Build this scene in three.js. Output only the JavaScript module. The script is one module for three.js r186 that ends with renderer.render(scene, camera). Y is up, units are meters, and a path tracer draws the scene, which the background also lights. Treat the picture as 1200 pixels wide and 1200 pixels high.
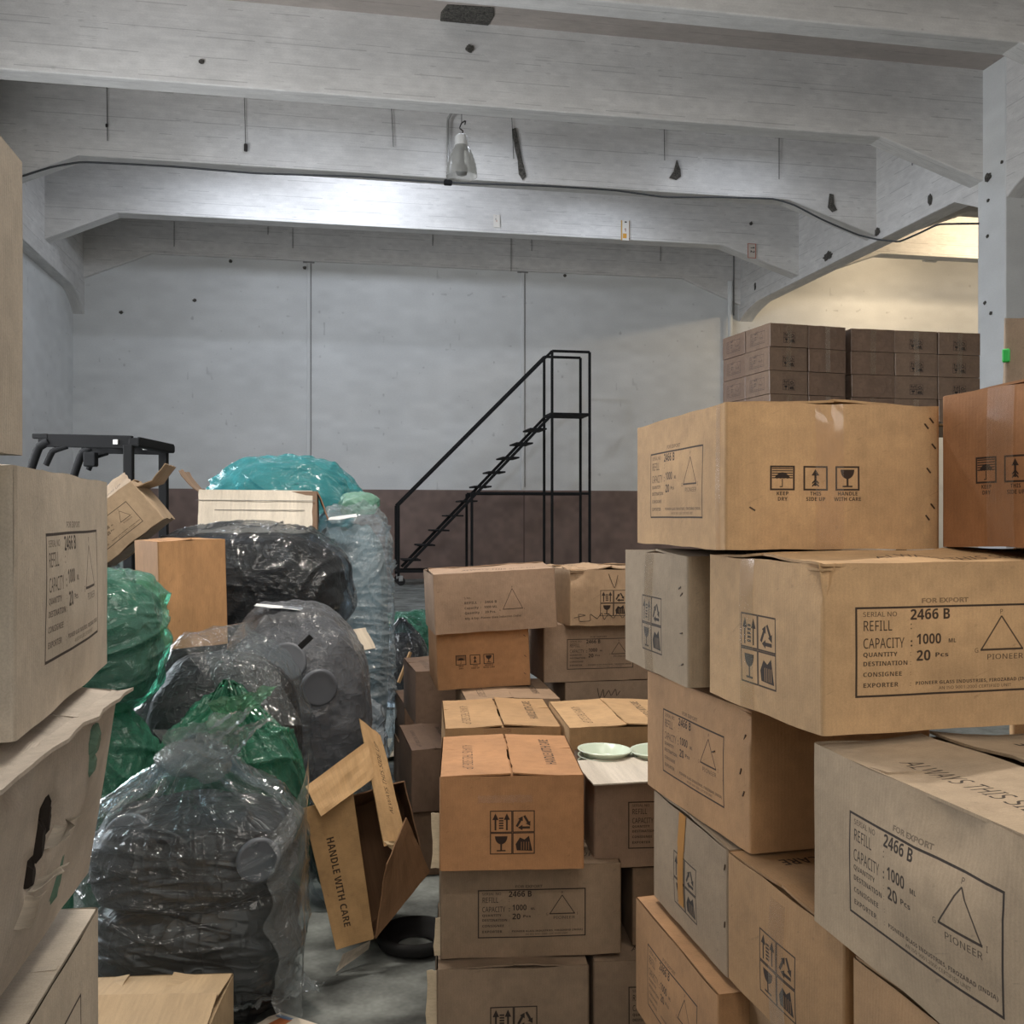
import * as THREE from 'three';
import { RectAreaLightUniformsLib } from 'three/addons/lights/RectAreaLightUniformsLib.js';
import { ImprovedNoise } from 'three/addons/math/ImprovedNoise.js';
import { mergeGeometries } from 'three/addons/utils/BufferGeometryUtils.js';
import { RoundedBoxGeometry } from 'three/addons/geometries/RoundedBoxGeometry.js';

// ---------------------------------------------------------------- camera, light, exposure
const D = Math.PI / 180;
const scene = new THREE.Scene();
scene.background = new THREE.Color(0x0a0b0d);
const TURN = 10.65;                                   // the camera looks this many degrees right of the building's axis (-z)
const camera = new THREE.PerspectiveCamera(2 * Math.atan(600 / 1170) / D, 1, 0.05, 80);
camera.position.set(0, 1.45, 0);
camera.rotation.y = -TURN * D;
camera.setViewOffset(1200, 1200, 0, -6, 1200, 1200);
const renderer = new THREE.WebGLRenderer({ antialias: true });
renderer.toneMapping = THREE.LinearToneMapping;
renderer.toneMappingExposure = 0.72;
renderer.shadowMap.enabled = true;
RectAreaLightUniformsLib.init();

const COOL = 0xe9f1ff, NEUTRAL = 0xfff6ea, WARM = 0xffe4bd;
// battens, unseen and added to brighten the hall: [x, y, z, turn, length, intensity, colour]; floods: [x, y, z, direction z, intensity, colour]
const ADDED_BATTENS = [
  [-0.4, 5.2, 2.2, 0, 1.5, 200, NEUTRAL],
  [1.4, 6.0, -1.4, 0, 1.5, 90, NEUTRAL],
  [0.35, 4.6, -3.5, 0, 1.5, 340, NEUTRAL],
  [-1.6, 7.0, -9.8, 0, 1.5, 150, COOL],
  [-1.6, 8.15, -18.8, 0, 1.5, 110, COOL],
  [-0.5, 8.15, -15.7, 0, 1.5, 40, COOL],
  [2.4, 8.15, -15.7, 0, 1.5, 60, COOL],
  [7.2, 8.15, -15.7, 0, 1.5, 60, COOL],
  [5.5, 8.15, -18.8, 0, 1.5, 70, COOL],
  [16.5, 7.6, -16.0, 0, 1.5, 420, WARM],
];
// glowing frosted windows, added out of view to bring in light: [wall, along the wall, sill, width, height, radiance]
const ADDED_WINDOW_TINT = { left: 0xf4f6fa, rear: 0xfff6ec };
const ADDED_WINDOWS = [
  ['left', -10.6, 1.6, 3.0, 3.3, 15], ['left', -7.0, 1.6, 3.0, 3.3, 15],
  ['rear', -1.6, 3.2, 3.4, 3.6, 3.0], ['rear', 3.2, 3.2, 3.4, 3.6, 3.0], ['rear', 8.0, 3.2, 3.4, 3.6, 3.0],
];
const FLOODS = [
  [0.8, 7.5, -17.62, 620, COOL],
  [14.6, 7.5, -17.62, 900, WARM],
  [13.6, 7.4, -20.72, 330, WARM],  // this flood and the next are added to brighten the bay wall
  [18.5, 7.4, -20.72, 260, WARM],
];

// ---------------------------------------------------------------- helpers
const noiseMaker = new ImprovedNoise();
const n3 = (x, y, z) => noiseMaker.noise(x, y, z);
const fbm = (x, y, z, o = 4) => { let s = 0, a = 0.5; for (let i = 0; i < o; i++) { s += a * n3(x, y, z); x = x * 2.03 + 7.1; y = y * 2.03 + 3.7; z = z * 2.03 + 1.9; a *= 0.5; } return s; };
const ridge = (x, y, z) => 1 - 2.4 * Math.abs(n3(x, y, z));
function rng(seed) { let a = seed * 2654435761 >>> 0 || 1; return () => { a = (a + 0x6d2b79f5) | 0; let t = Math.imul(a ^ (a >>> 15), 1 | a); t = (t + Math.imul(t ^ (t >>> 7), 61 | t)) ^ t; return ((t ^ (t >>> 14)) >>> 0) / 4294967296; }; }
const taken = new Map();
function numbered(name) { const k = taken.get(name) || 0; taken.set(name, k + 1); return k ? `${name}_${String(k).padStart(3, '0')}` : name; }
function shadows(m) { m.castShadow = true; m.receiveShadow = true; return m; }
function part(parent, name, geometry, material, label) {
  const m = shadows(new THREE.Mesh(geometry, material)); m.name = name; parent.add(m);
  if (label) m.userData.label = label;
  return m;
}
function tag(o, label, category, group) { o.userData.label = label; o.userData.category = category; if (group) o.userData.group = group; return o; }
function thing(name, label, category, at = [0, 0, 0], group) {
  const g = new THREE.Group(); g.name = numbered(name); g.position.set(...at); g.rotation.order = 'YXZ'; scene.add(g);
  return tag(g, label, category, group);
}
function solo(name, geometry, material, label, category, at = [0, 0, 0], group) {
  const m = shadows(new THREE.Mesh(geometry, material)); m.name = numbered(name); m.position.set(...at); scene.add(m);
  return tag(m, label, category, group);
}
function struct(name, geometry, material, at = [0, 0, 0]) {
  const m = shadows(new THREE.Mesh(geometry, material)); m.name = name; m.position.set(...at); m.userData.kind = 'structure'; scene.add(m); return m;
}
const V = (a) => new THREE.Vector3(...a);
function tube(points, r, seg = 24, sides = 8) { return new THREE.TubeGeometry(new THREE.CatmullRomCurve3(points.map(V), false, 'catmullrom', 0.2), seg, r, sides, false); }
function bar(a, b, w, h) {                                  // a straight square bar between two points
  const A = V(a), B = V(b), L = A.distanceTo(B), g = new RoundedBoxGeometry(w, h, L, 1, Math.min(w, h) * 0.18);
  const m = new THREE.Matrix4().lookAt(A, B, new THREE.Vector3(0, 1, 0.001)); m.setPosition(A.clone().add(B).multiplyScalar(0.5)); return g.applyMatrix4(m);
}
function boxAt(w, h, d, x, y, z, r = 0) { const g = r ? new RoundedBoxGeometry(w, h, d, 1, r) : new THREE.BoxGeometry(w, h, d); g.translate(x, y, z); return g; }
function metreUV(g) {                                        // box-like uv in metres from the dominant axis of the normal
  const p = g.attributes.position, n = g.attributes.normal, uv = new Float32Array(p.count * 2);
  for (let i = 0; i < p.count; i++) {
    const ax = Math.abs(n.getX(i)), ay = Math.abs(n.getY(i)), az = Math.abs(n.getZ(i));
    const [u, v] = ay > ax && ay > az ? [p.getX(i), p.getZ(i)] : ax > az ? [p.getZ(i), p.getY(i)] : [p.getX(i), p.getY(i)];
    uv[2 * i] = u; uv[2 * i + 1] = v;
  }
  g.setAttribute('uv', new THREE.BufferAttribute(uv, 2)); return g;
}
const merge = (list) => mergeGeometries(list.map((g) => { const q = g.index ? g.toNonIndexed() : g; for (const k of Object.keys(q.attributes)) if (!['position', 'normal', 'uv'].includes(k)) q.deleteAttribute(k); return q; }));

// fast tiling value noise for textures
function tileNoise(seed, cells) {
  const r = rng(seed), v = new Float32Array(cells * cells); for (let i = 0; i < v.length; i++) v[i] = r();
  return (x, y) => {
    x = (x - Math.floor(x)) * cells; y = (y - Math.floor(y)) * cells;
    const i = Math.floor(x) % cells, j = Math.floor(y) % cells, i1 = (i + 1) % cells, j1 = (j + 1) % cells; let a = x - Math.floor(x), b = y - Math.floor(y);
    a = a * a * (3 - 2 * a); b = b * b * (3 - 2 * b);
    return (v[j * cells + i] * (1 - a) + v[j * cells + i1] * a) * (1 - b) + (v[j1 * cells + i] * (1 - a) + v[j1 * cells + i1] * a) * b;
  };
}
function texture(size, srgb, fill) {
  const [w, h] = Array.isArray(size) ? size : [size, size], data = new Uint8Array(w * h * 4);
  for (let y = 0; y < h; y++) for (let x = 0; x < w; x++) {
    const c = fill(x / w, y / h, x, y), o = (y * w + x) * 4;
    if (typeof c === 'number') data[o] = data[o + 1] = data[o + 2] = Math.max(0, Math.min(255, c * 255)); else for (let k = 0; k < 3; k++) data[o + k] = Math.max(0, Math.min(255, c[k] * 255));
    data[o + 3] = 255;
  }
  const t = new THREE.DataTexture(data, w, h); t.wrapS = t.wrapT = THREE.RepeatWrapping; t.magFilter = THREE.LinearFilter; t.minFilter = THREE.LinearMipmapLinearFilter; t.generateMipmaps = true;
  if (srgb) t.colorSpace = THREE.SRGBColorSpace; t.needsUpdate = true; return t;
}
function scaled(t, mx, my = mx) { const c = t.clone(); c.repeat.set(1 / mx, 1 / my); c.needsUpdate = true; return c; }

// ---------------------------------------------------------------- surfaces
const tn = [11, 12, 13, 14, 15].map((s, i) => tileNoise(s, [8, 16, 32, 96, 256][i]));
const tnWide = tileNoise(21, 64), tnFine = tileNoise(22, 512);
// white limewashed concrete with board marks, hairlines, rubbed dirt (8 m x 4 m)
const boardEdge = []; { const r = rng(5); let y = 0; while (y < 1) { boardEdge.push([y, r()]); y += 0.055 + r() * 0.03; } }
const limeMap = texture([1536, 768], true, (u, v) => {
  let c = 0.86 + 0.05 * (tn[1](u, v) - 0.5) + 0.05 * (tn[2](u * 2, v * 2) - 0.5) + 0.035 * (tnFine(u, v) - 0.5);
  c += 0.028 * (tnWide(u * 0.25 + 0.3, v * 4) - 0.5);                                   // long horizontal rubbed streaks
  for (const [y, k] of boardEdge) { const dd = Math.abs(v + 0.0016 * (tn[2](u, y) - 0.5) - y); if (dd < 0.0018 && tn[2](u * 0.7, y + 0.37) > 0.34 + 0.25 * k) c -= 0.17 * (1 - dd / 0.0018); }
  const s = tn[3](u * 0.5, v * 3); if (s > 0.86 && tn[1](u, v) > 0.55) c -= (s - 0.86) * 0.7;
  return [c, c * 0.995, c * 0.985];
});
const limeBump = texture([1024, 512], false, (u, v) => {
  let c = 0.5 + 0.2 * (tn[2](u, v) - 0.5) + 0.16 * (tn[4](u, v) - 0.5);
  for (const [y, k] of boardEdge) { const dd = Math.abs(v - y); if (dd < 0.003) c -= 0.35 * k * (1 - dd / 0.003); }
  return c;
});
const wallMap = texture([1024, 512], true, (u, v) => {
  let c = 0.87 + 0.035 * (tn[0](u, v) - 0.5) + 0.04 * (tn[2](u, v) - 0.5) + 0.02 * (tnFine(u, v) - 0.5);
  const s = tn[3](u, v * 0.4); if (s > 0.9 && tn[1](u + 0.2, v) > 0.6) c -= (s - 0.9) * 1.2;
  return [c * 0.99, c, c];
});
const dadoMap = texture(512, true, (u, v) => { const c = 0.9 + 0.12 * (tn[1](u, v) - 0.5) + 0.1 * (tn[2](u, v) - 0.5) + 0.04 * (tnFine(u, v) - 0.5); return [c, c * 0.98, c * 0.97]; });
const floorMap = texture(1024, true, (u, v) => {
  let c = 0.62 + 0.22 * (tn[1](u, v) - 0.5) + 0.2 * (tn[2](u, v) - 0.5) + 0.14 * (tn[3](u, v) - 0.5) + 0.08 * (tnFine(u, v) - 0.5);
  const s = tn[2](u + 0.4, v * 2); if (s > 0.7) c -= (s - 0.7) * 0.7;
  return [c, c * 1.02, c * 1.01];
});
const crinkleBump = texture(1024, false, (u, v) => { const a = 1 - Math.abs(tn[1](u, v) * 2 - 1), b = 1 - Math.abs(tn[2](u + 0.3, v) * 2 - 1); return 0.1 + 0.6 * a ** 4 + 0.3 * b ** 4; });
const lime = (tint = 0xffffff) => new THREE.MeshStandardMaterial({ color: tint, map: scaled(limeMap, 8, 4), bumpMap: scaled(limeBump, 8, 4), bumpScale: 0.003, roughness: 0.8 });
const M = {
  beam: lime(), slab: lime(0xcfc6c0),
  wall: new THREE.MeshStandardMaterial({ map: scaled(wallMap, 10, 5), bumpMap: scaled(limeBump, 5, 5), bumpScale: 0.0012, roughness: 0.82 }),
  dado: new THREE.MeshStandardMaterial({ color: 0x8b7972, map: scaled(dadoMap, 4), roughness: 0.65 }),
  floor: new THREE.MeshStandardMaterial({ color: 0xb9bcba, map: scaled(floorMap, 5), bumpMap: scaled(floorMap, 2.3), bumpScale: 0.004, roughness: 0.72 }),
  batten: new THREE.MeshStandardMaterial({ color: 0xdfe2e2, roughness: 0.6 }),
  seamDark: new THREE.MeshStandardMaterial({ color: 0x8b8a89, roughness: 0.9 }),
  spall: new THREE.MeshStandardMaterial({ color: 0x9a938c, map: scaled(floorMap, 0.5), bumpMap: scaled(floorMap, 0.4), bumpScale: 0.03, roughness: 0.95 }),
  wire: new THREE.MeshStandardMaterial({ color: 0x3c3835, roughness: 0.7, metalness: 0.4 }),
  cable: new THREE.MeshStandardMaterial({ color: 0x44474a, roughness: 0.6 }),
  blackSteel: new THREE.MeshStandardMaterial({ color: 0x0d0e10, roughness: 0.9, metalness: 0 }),
  rubber: new THREE.MeshStandardMaterial({ color: 0x1b1b1c, roughness: 0.85 }),
  steel: new THREE.MeshStandardMaterial({ color: 0x9da0a2, roughness: 0.35, metalness: 0.9 }),
  rack: new THREE.MeshStandardMaterial({ color: 0x6a5c4e, roughness: 0.5, metalness: 0.2 }),
  bulbGrey: new THREE.MeshStandardMaterial({ color: 0x9b9b98, roughness: 0.3, metalness: 0.3 }),
  lampWhite: new THREE.MeshStandardMaterial({ color: 0xd9d9d6, roughness: 0.45 }),
  acrylic: new THREE.MeshPhysicalMaterial({ color: 0xd8d8d4, transmission: 0.66, roughness: 0.2, thickness: 0, ior: 1.45, side: THREE.DoubleSide }),
  wood: new THREE.MeshStandardMaterial({ color: 0x9c7d55, map: scaled(dadoMap, 0.6, 0.1), roughness: 0.85 }),
};

// ---------------------------------------------------------------- kraft print atlas (2133 px per metre)
const SLOT = { L: [0, 0, 1024, 512], LS: [110, 0, 1024, 512], W4S: [1174, 0, 768, 512], W4: [1024, 0, 768, 512], L2: [0, 512, 1024, 512], W3: [1024, 512, 768, 512], LB: [0, 1024, 1024, 512], WB: [1024, 1024, 768, 512], FA: [0, 1536, 1024, 384], FB: [1024, 1536, 1024, 384], PL: [0, 1920, 2048, 128] };
function kraftAtlas(seed) {
  const cv = document.createElement('canvas'); cv.width = cv.height = 2048; const g = cv.getContext('2d');
  const im = g.createImageData(2048, 2048), a = tileNoise(seed, 12), b = tileNoise(seed + 1, 60), c = tileNoise(seed + 2, 400), d = tileNoise(seed + 3, 900), e = tileNoise(seed + 4, 24);
  for (let y = 0; y < 2048; y++) for (let x = 0; x < 2048; x++) {
    const u = x / 2048, v = y / 2048;
    let k = 0.9 + 0.09 * (a(u, v) - 0.5) + 0.06 * (b(u, v) - 0.5) + 0.03 * (c(u, v * 0.25) - 0.5) + 0.07 * (d(u, v) - 0.5) + 0.006 * Math.sin(x * 0.48);
    const st = e(u * 1.3, v) ; if (st > 0.78) k -= (st - 0.78) * 0.18;                  // handling stains
    const sc = c(u * 0.12 + 0.3, v * 0.7 + u * 0.3); if (sc > 0.93) k -= (sc - 0.93) * 1.4; // scuffs
    const o = (y * 2048 + x) * 4; im.data[o] = k * 255; im.data[o + 1] = k * 253; im.data[o + 2] = k * 249; im.data[o + 3] = 255;
  }
  g.putImageData(im, 0, 0);
  const ink = (al = 0.88) => `rgba(38,29,26,${al})`;
  g.lineJoin = 'miter';
  const text = (s, x, y, size, wide, weight = '', al = 0.86) => { g.font = `${weight} ${size}px sans-serif`; g.fillStyle = ink(al); g.textAlign = 'left'; g.textBaseline = 'alphabetic'; const m = g.measureText(s).width; g.save(); g.translate(x, y); g.scale(wide ? wide / m : 1, 1); g.fillText(s, 0, 0); g.restore(); };
  const rect = (x, y, w, h, t, al) => { g.strokeStyle = ink(al); g.lineWidth = t; g.strokeRect(x, y, w, h); };
  function label(ox, oy) {                                                                // the boxed consignment print
    const X = ox + 215, Y = oy + 135, W = 600, H = 262;
    g.save(); g.font = '24px sans-serif'; g.strokeStyle = ink(0.75); g.lineWidth = 1.3; g.translate(X + 205, Y - 12); g.scale(1.15, 0.72); g.strokeText('FOR EXPORT', 0, 0); g.restore();
    rect(X, Y, W, H, 6, 0.88);
    text('SERIAL NO', X + 20, Y + 26, 19, 108, '', 0.8); text('2466 B', X + 168, Y + 38, 45, 132, 'bold');
    text('REFILL', X + 20, Y + 68, 42, 92, '', 0.9); text(':', X + 168, Y + 66, 30, 0);
    text('CAPACITY', X + 20, Y + 120, 42, 130, '', 0.9); text(':', X + 168, Y + 118, 34, 0, 'bold'); text('1000', X + 188, Y + 112, 43, 82, 'bold'); text('ML', X + 292, Y + 110, 16, 26, 'bold');
    text('QUANTITY', X + 20, Y + 145, 17, 108, 'bold', 0.8); text(':', X + 168, Y + 145, 18, 0); text('20', X + 188, Y + 162, 44, 48, 'bold'); text('Pcs', X + 248, Y + 152, 17, 46, 'bold');
    text('DESTINATION', X + 20, Y + 172, 17, 142, 'bold', 0.8); text(':', X + 168, Y + 172, 18, 0);
    text('CONSIGNEE', X + 20, Y + 204, 17, 124, 'bold', 0.75); text(':', X + 168, Y + 204, 18, 0);
    text('EXPORTER', X + 20, Y + 236, 17, 112, 'bold', 0.75); text(':', X + 168, Y + 236, 18, 0);
    text('PIONEER GLASS INDUSTRIES, FIROZABAD (INDIA)', X + 186, Y + 234, 15, 400, 'bold', 0.8); text('AN ISO 9001:2000 CERTIFIED UNIT', X + 262, Y + 251, 12, 240, '', 0.8);
    triangle(X + 470, Y + 34, 70, 102);
    g.font = '20px sans-serif'; g.fillStyle = ink(0.7); g.fillText('P', X + 464, Y + 27); g.fillText('G', X + 378, Y + 144); g.fillText('I', X + 552, Y + 144); text('PIONEER', X + 418, Y + 166, 21, 124, '', 0.75);
  }
  function triangle(x, y, hw, h) { g.strokeStyle = ink(0.8); g.lineWidth = 4; g.beginPath(); g.moveTo(x, y); g.lineTo(x - hw, y + h); g.stroke(); g.beginPath(); g.moveTo(x, y); g.lineTo(x + hw, y + h); g.stroke(); g.lineWidth = 6; g.beginPath(); g.moveTo(x - hw - 2, y + h); g.lineTo(x + hw + 2, y + h); g.stroke(); }
  const arrow = (x, y, h, w) => { g.fillStyle = ink(); g.fillRect(x - w * 0.22, y + h * 0.3, w * 0.44, h * 0.7); g.beginPath(); g.moveTo(x, y); g.lineTo(x + w * 0.8, y + h * 0.38); g.lineTo(x - w * 0.8, y + h * 0.38); g.fill(); };
  const glass = (x, y, s) => { g.fillStyle = ink(); g.beginPath(); g.moveTo(x - 0.34 * s, y); g.lineTo(x + 0.34 * s, y); g.quadraticCurveTo(x + 0.32 * s, y + 0.4 * s, x, y + 0.46 * s); g.quadraticCurveTo(x - 0.32 * s, y + 0.4 * s, x - 0.34 * s, y); g.fill(); g.fillRect(x - 0.045 * s, y + 0.44 * s, 0.09 * s, 0.34 * s); g.fillRect(x - 0.24 * s, y + 0.78 * s, 0.48 * s, 0.07 * s); };
  function four(ox, oy) {                                                                  // the four handling signs
    const X = ox + 270, Y = oy + 190, S = 112; rect(X, Y, S, S, 5); rect(X + S + 6, Y, S, S, 5); rect(X, Y + S + 6, S, S, 5); rect(X + S + 6, Y + S + 6, S, S, 5);
    arrow(X + 26, Y + 12, 90, 20); arrow(X + 86, Y + 12, 90, 20); g.fillStyle = ink(0.8); for (let i = 0; i < 5; i++) g.fillRect(X + 44, Y + 34 + i * 13, 24, 8);
    g.lineWidth = 12; g.strokeStyle = g.fillStyle = ink(); const cx = X + S + 62, cy = Y + 66; for (let i = 0; i < 3; i++) { const t = -Math.PI / 2 + i * 2.0944, q = t + 2.0944, A = [cx + 48 * Math.cos(t), cy + 48 * Math.sin(t)], B = [cx + 48 * Math.cos(q), cy + 48 * Math.sin(q)], at = (f, off) => [A[0] + (B[0] - A[0]) * f + off * Math.cos((t + q) / 2), A[1] + (B[1] - A[1]) * f + off * Math.sin((t + q) / 2)]; g.beginPath(); g.moveTo(...at(0.1, -1)); g.lineTo(...at(0.62, -1)); g.stroke(); g.beginPath(); g.moveTo(...at(0.58, 13)); g.lineTo(...at(0.86, -1)); g.lineTo(...at(0.58, -15)); g.fill(); }
    glass(X + 56, Y + S + 22, 96); g.fillStyle = ink(0.9); const hx = X + S + 18, hy = Y + S + 20; g.beginPath(); g.moveTo(hx + 8, hy + 80); g.lineTo(hx + 2, hy + 46); g.lineTo(hx + 24, hy + 10); g.lineTo(hx + 48, hy + 22); g.lineTo(hx + 72, hy + 2); g.lineTo(hx + 90, hy + 84); g.fill(); g.fillStyle = 'rgba(225,215,200,0.8)'; for (let i = 0; i < 4; i++) g.fillRect(hx + 30 + i * 13, hy + 34, 4, 44);
  }
  function three(ox, oy) {                                                                 // three signs in a row
    const Y = oy + 222, S = 79; [158, 273, 385].forEach((x, i) => {
      const X = ox + x; rect(X, Y, S, S, 6);
      g.fillStyle = ink();
      if (i === 0) { g.fillStyle = ink(0.92); for (let q = 0; q < 5; q++) g.fillRect(X + 4, Y + 5 + q * 8, S - 8, 3.5); g.beginPath(); g.moveTo(X + 10, Y + 42); g.quadraticCurveTo(X + S / 2, Y - 2, X + S - 10, Y + 42); for (let q = 0; q < 5; q++) g.quadraticCurveTo(X + S - 16 - q * 12, Y + 37, X + S - 22 - q * 12, Y + 42); g.fill(); g.fillRect(X + S / 2 - 1.5, Y + 42, 3, 28); g.fillRect(X + S / 2 - 9, Y + 68, 9, 3); }
      if (i === 1) { arrow(X + 39, Y + 8, 58, 17); for (const q of [42, 52]) { g.beginPath(); g.moveTo(X + 39, Y + q); g.lineTo(X + 51, Y + q + 12); g.lineTo(X + 51, Y + q + 18); g.lineTo(X + 39, Y + q + 8); g.lineTo(X + 27, Y + q + 18); g.lineTo(X + 27, Y + q + 12); g.fill(); } }
      if (i === 2) glass(X + 39.5, Y + 9, 72);
      const words = [['KEEP', 'DRY'], ['THIS', 'SIDE UP'], ['HANDLE', 'WITH CARE']][i]; g.font = 'bold 18px sans-serif'; g.textAlign = 'center'; g.fillStyle = ink(0.88); g.fillText(words[0], X + 40, Y + S + 20); g.fillText(words[1], X + 40, Y + S + 39); g.textAlign = 'left';
    });
  }
  label(0, 0); four(1024, 0); three(1024, 512);
  { const X = 250, Y = 512 + 190; text('S.No.', X, Y + 34, 24, 60); text('REFILL   :   2466 B', X, Y + 78, 28, 270, 'bold', 0.75); text('Capacity  :   1000 ML', X, Y + 120, 26, 270, 'bold', 0.75); text('Quantity  :   20 Pcs.', X, Y + 162, 26, 260, 'bold', 0.75); text('Mfg. & Exp.: Pioneer Glass Industries (India)', X, Y + 208, 24, 470, 'bold', 0.7); triangle(X + 400, Y - 34, 82, 172); g.font = '20px sans-serif'; g.fillStyle = ink(0.7); g.fillText('P', X + 394, Y - 40); g.fillText('G', X + 286, Y + 150); g.fillText('I', X + 492, Y + 150); }
  for (const [k, s] of [['FA', 'ALWAYS THIS SIDE UP'], ['FB', 'HANDLE WITH CARE']]) { const [x, y] = SLOT[k]; g.save(); g.translate(x + 250, y + 262); g.transform(1, 0, k === 'FA' ? -0.25 : 0, 1, 0, 0); text(s, 0, 0, 82, 640, k === 'FA' ? '' : 'bold', 0.82); g.restore(); }
  const t = new THREE.CanvasTexture(cv); t.colorSpace = THREE.SRGBColorSpace; t.magFilter = THREE.LinearFilter; t.anisotropy = 8; return t;
}
const atlas = [kraftAtlas(101), kraftAtlas(202)];
const fluteBump = texture(2048, false, (u, v, x, y) => 0.5 + 0.07 * Math.sin(x * 0.44) + 0.22 * (tn[3](u * 2, v * 2) - 0.5) + 0.12 * (tnFine(u * 2, v * 2) - 0.5));
const faded = (tone) => { const c = new THREE.Color(tone), m = Math.max(c.r, c.g, c.b); return c.setRGB(m - (m - c.r) * 0.88, m - (m - c.g) * 0.88, m - (m - c.b) * 0.88); };
const toneMaterials = new Map();
function kraft(tone, k = 0) {
  const key = tone + '/' + k; if (!toneMaterials.has(key)) toneMaterials.set(key, new THREE.MeshStandardMaterial({ color: faded(tone), map: atlas[k], bumpMap: fluteBump, bumpScale: 0.0007, roughness: 0.78 }));
  return toneMaterials.get(key);
}
const TONE = { tan: 0xcda26c, orange: 0xb9824a, brown: 0xa5876a, grey: 0xb3a18c, pale: 0xd8c3a0, dark: 0x6f5a4b, white: 0xd9cfc0 };
M.inside = new THREE.MeshStandardMaterial({ color: 0x9c7d5a, roughness: 0.85 });
M.tape = new THREE.MeshPhysicalMaterial({ color: 0xfbf6ee, transmission: 0.95, roughness: 0.13, thickness: 0, ior: 1.5, side: THREE.DoubleSide });
M.tapeBrown = new THREE.MeshStandardMaterial({ color: 0xa97c4a, roughness: 0.28 });
M.staple = new THREE.MeshStandardMaterial({ color: 0x4b3b30, roughness: 0.5, metalness: 0.5 });
const slotUV = (name, a, b, k = 0) => { const [x, y, w, h] = SLOT[name]; return [(x + 3 + a * (w - 6)) / 2048, 1 - (y + 3 + (1 - b) * (h - 6)) / 2048]; };

// a sheet of board: hinge along x at z = 0, free edge at z = wid; opts: curl (m), crumple (m), tear (m)
function boardSheet(len, wid, { thick = 0.004, curl = 0, crumple = 0.002, tear = 0, seed = 1, slot = 'PL', fold = 0, taper = 0 } = {}) {
  const nx = Math.max(4, Math.round(len / 0.035)), nz = Math.max(4, Math.round(wid / 0.03)), pos = [], uv = [], idx = [];
  const f = (i, j, s) => {
    const a = i / nx, b = j / nz; let x = (a - 0.5) * (len - taper * 2 * b), z = b * wid;
    if (j === nz) z += tear * n3(a * 14, seed, 1.3) + tear * 0.6 * n3(a * 40, seed, 4.3);
    if (i === 0 || i === nx) x += tear * 0.5 * n3(b * 9, seed, 7.7 + i);
    const y = curl * b * b + fold * Math.max(0, b - 0.5) + crumple * fbm(x * 7, z * 7 + seed * 3.1, seed, 3) * 2 * Math.min(1, b * 4);
    return [x, y + (s ? 0 : -thick), z];
  };
  for (const s of [1, 0]) for (let j = 0; j <= nz; j++) for (let i = 0; i <= nx; i++) { pos.push(...f(i, j, s)); uv.push(...slotUV(slot, 1 - i / nx, j / nz)); }
  const at = (s, i, j) => s * (nx + 1) * (nz + 1) + j * (nx + 1) + i;
  for (let j = 0; j < nz; j++) for (let i = 0; i < nx; i++) { idx.push(at(0, i, j), at(0, i, j + 1), at(0, i + 1, j), at(0, i + 1, j), at(0, i, j + 1), at(0, i + 1, j + 1)); idx.push(at(1, i, j), at(1, i + 1, j), at(1, i, j + 1), at(1, i + 1, j), at(1, i + 1, j + 1), at(1, i, j + 1)); }
  const ring = []; for (let i = 0; i < nx; i++) ring.push([i, 0]); for (let j = 0; j < nz; j++) ring.push([nx, j]); for (let i = nx; i > 0; i--) ring.push([i, nz]); for (let j = nz; j > 0; j--) ring.push([0, j]);
  const base = pos.length / 3; ring.forEach(([i, j]) => { for (const s of [1, 0]) { pos.push(...f(i, j, s)); uv.push(...slotUV('PL', 0.02 + 0.9 * i / nx, 0.1 + 0.8 * j / nz)); } });
  ring.forEach((_, k) => { const a = base + 2 * k, b = base + 2 * ((k + 1) % ring.length); idx.push(a, b, a + 1, b, b + 1, a + 1); });
  const g = new THREE.BufferGeometry(); g.setAttribute('position', new THREE.Float32BufferAttribute(pos, 3)); g.setAttribute('uv', new THREE.Float32BufferAttribute(uv, 2)); g.setIndex(idx); g.computeVertexNormals(); return g;
}

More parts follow.
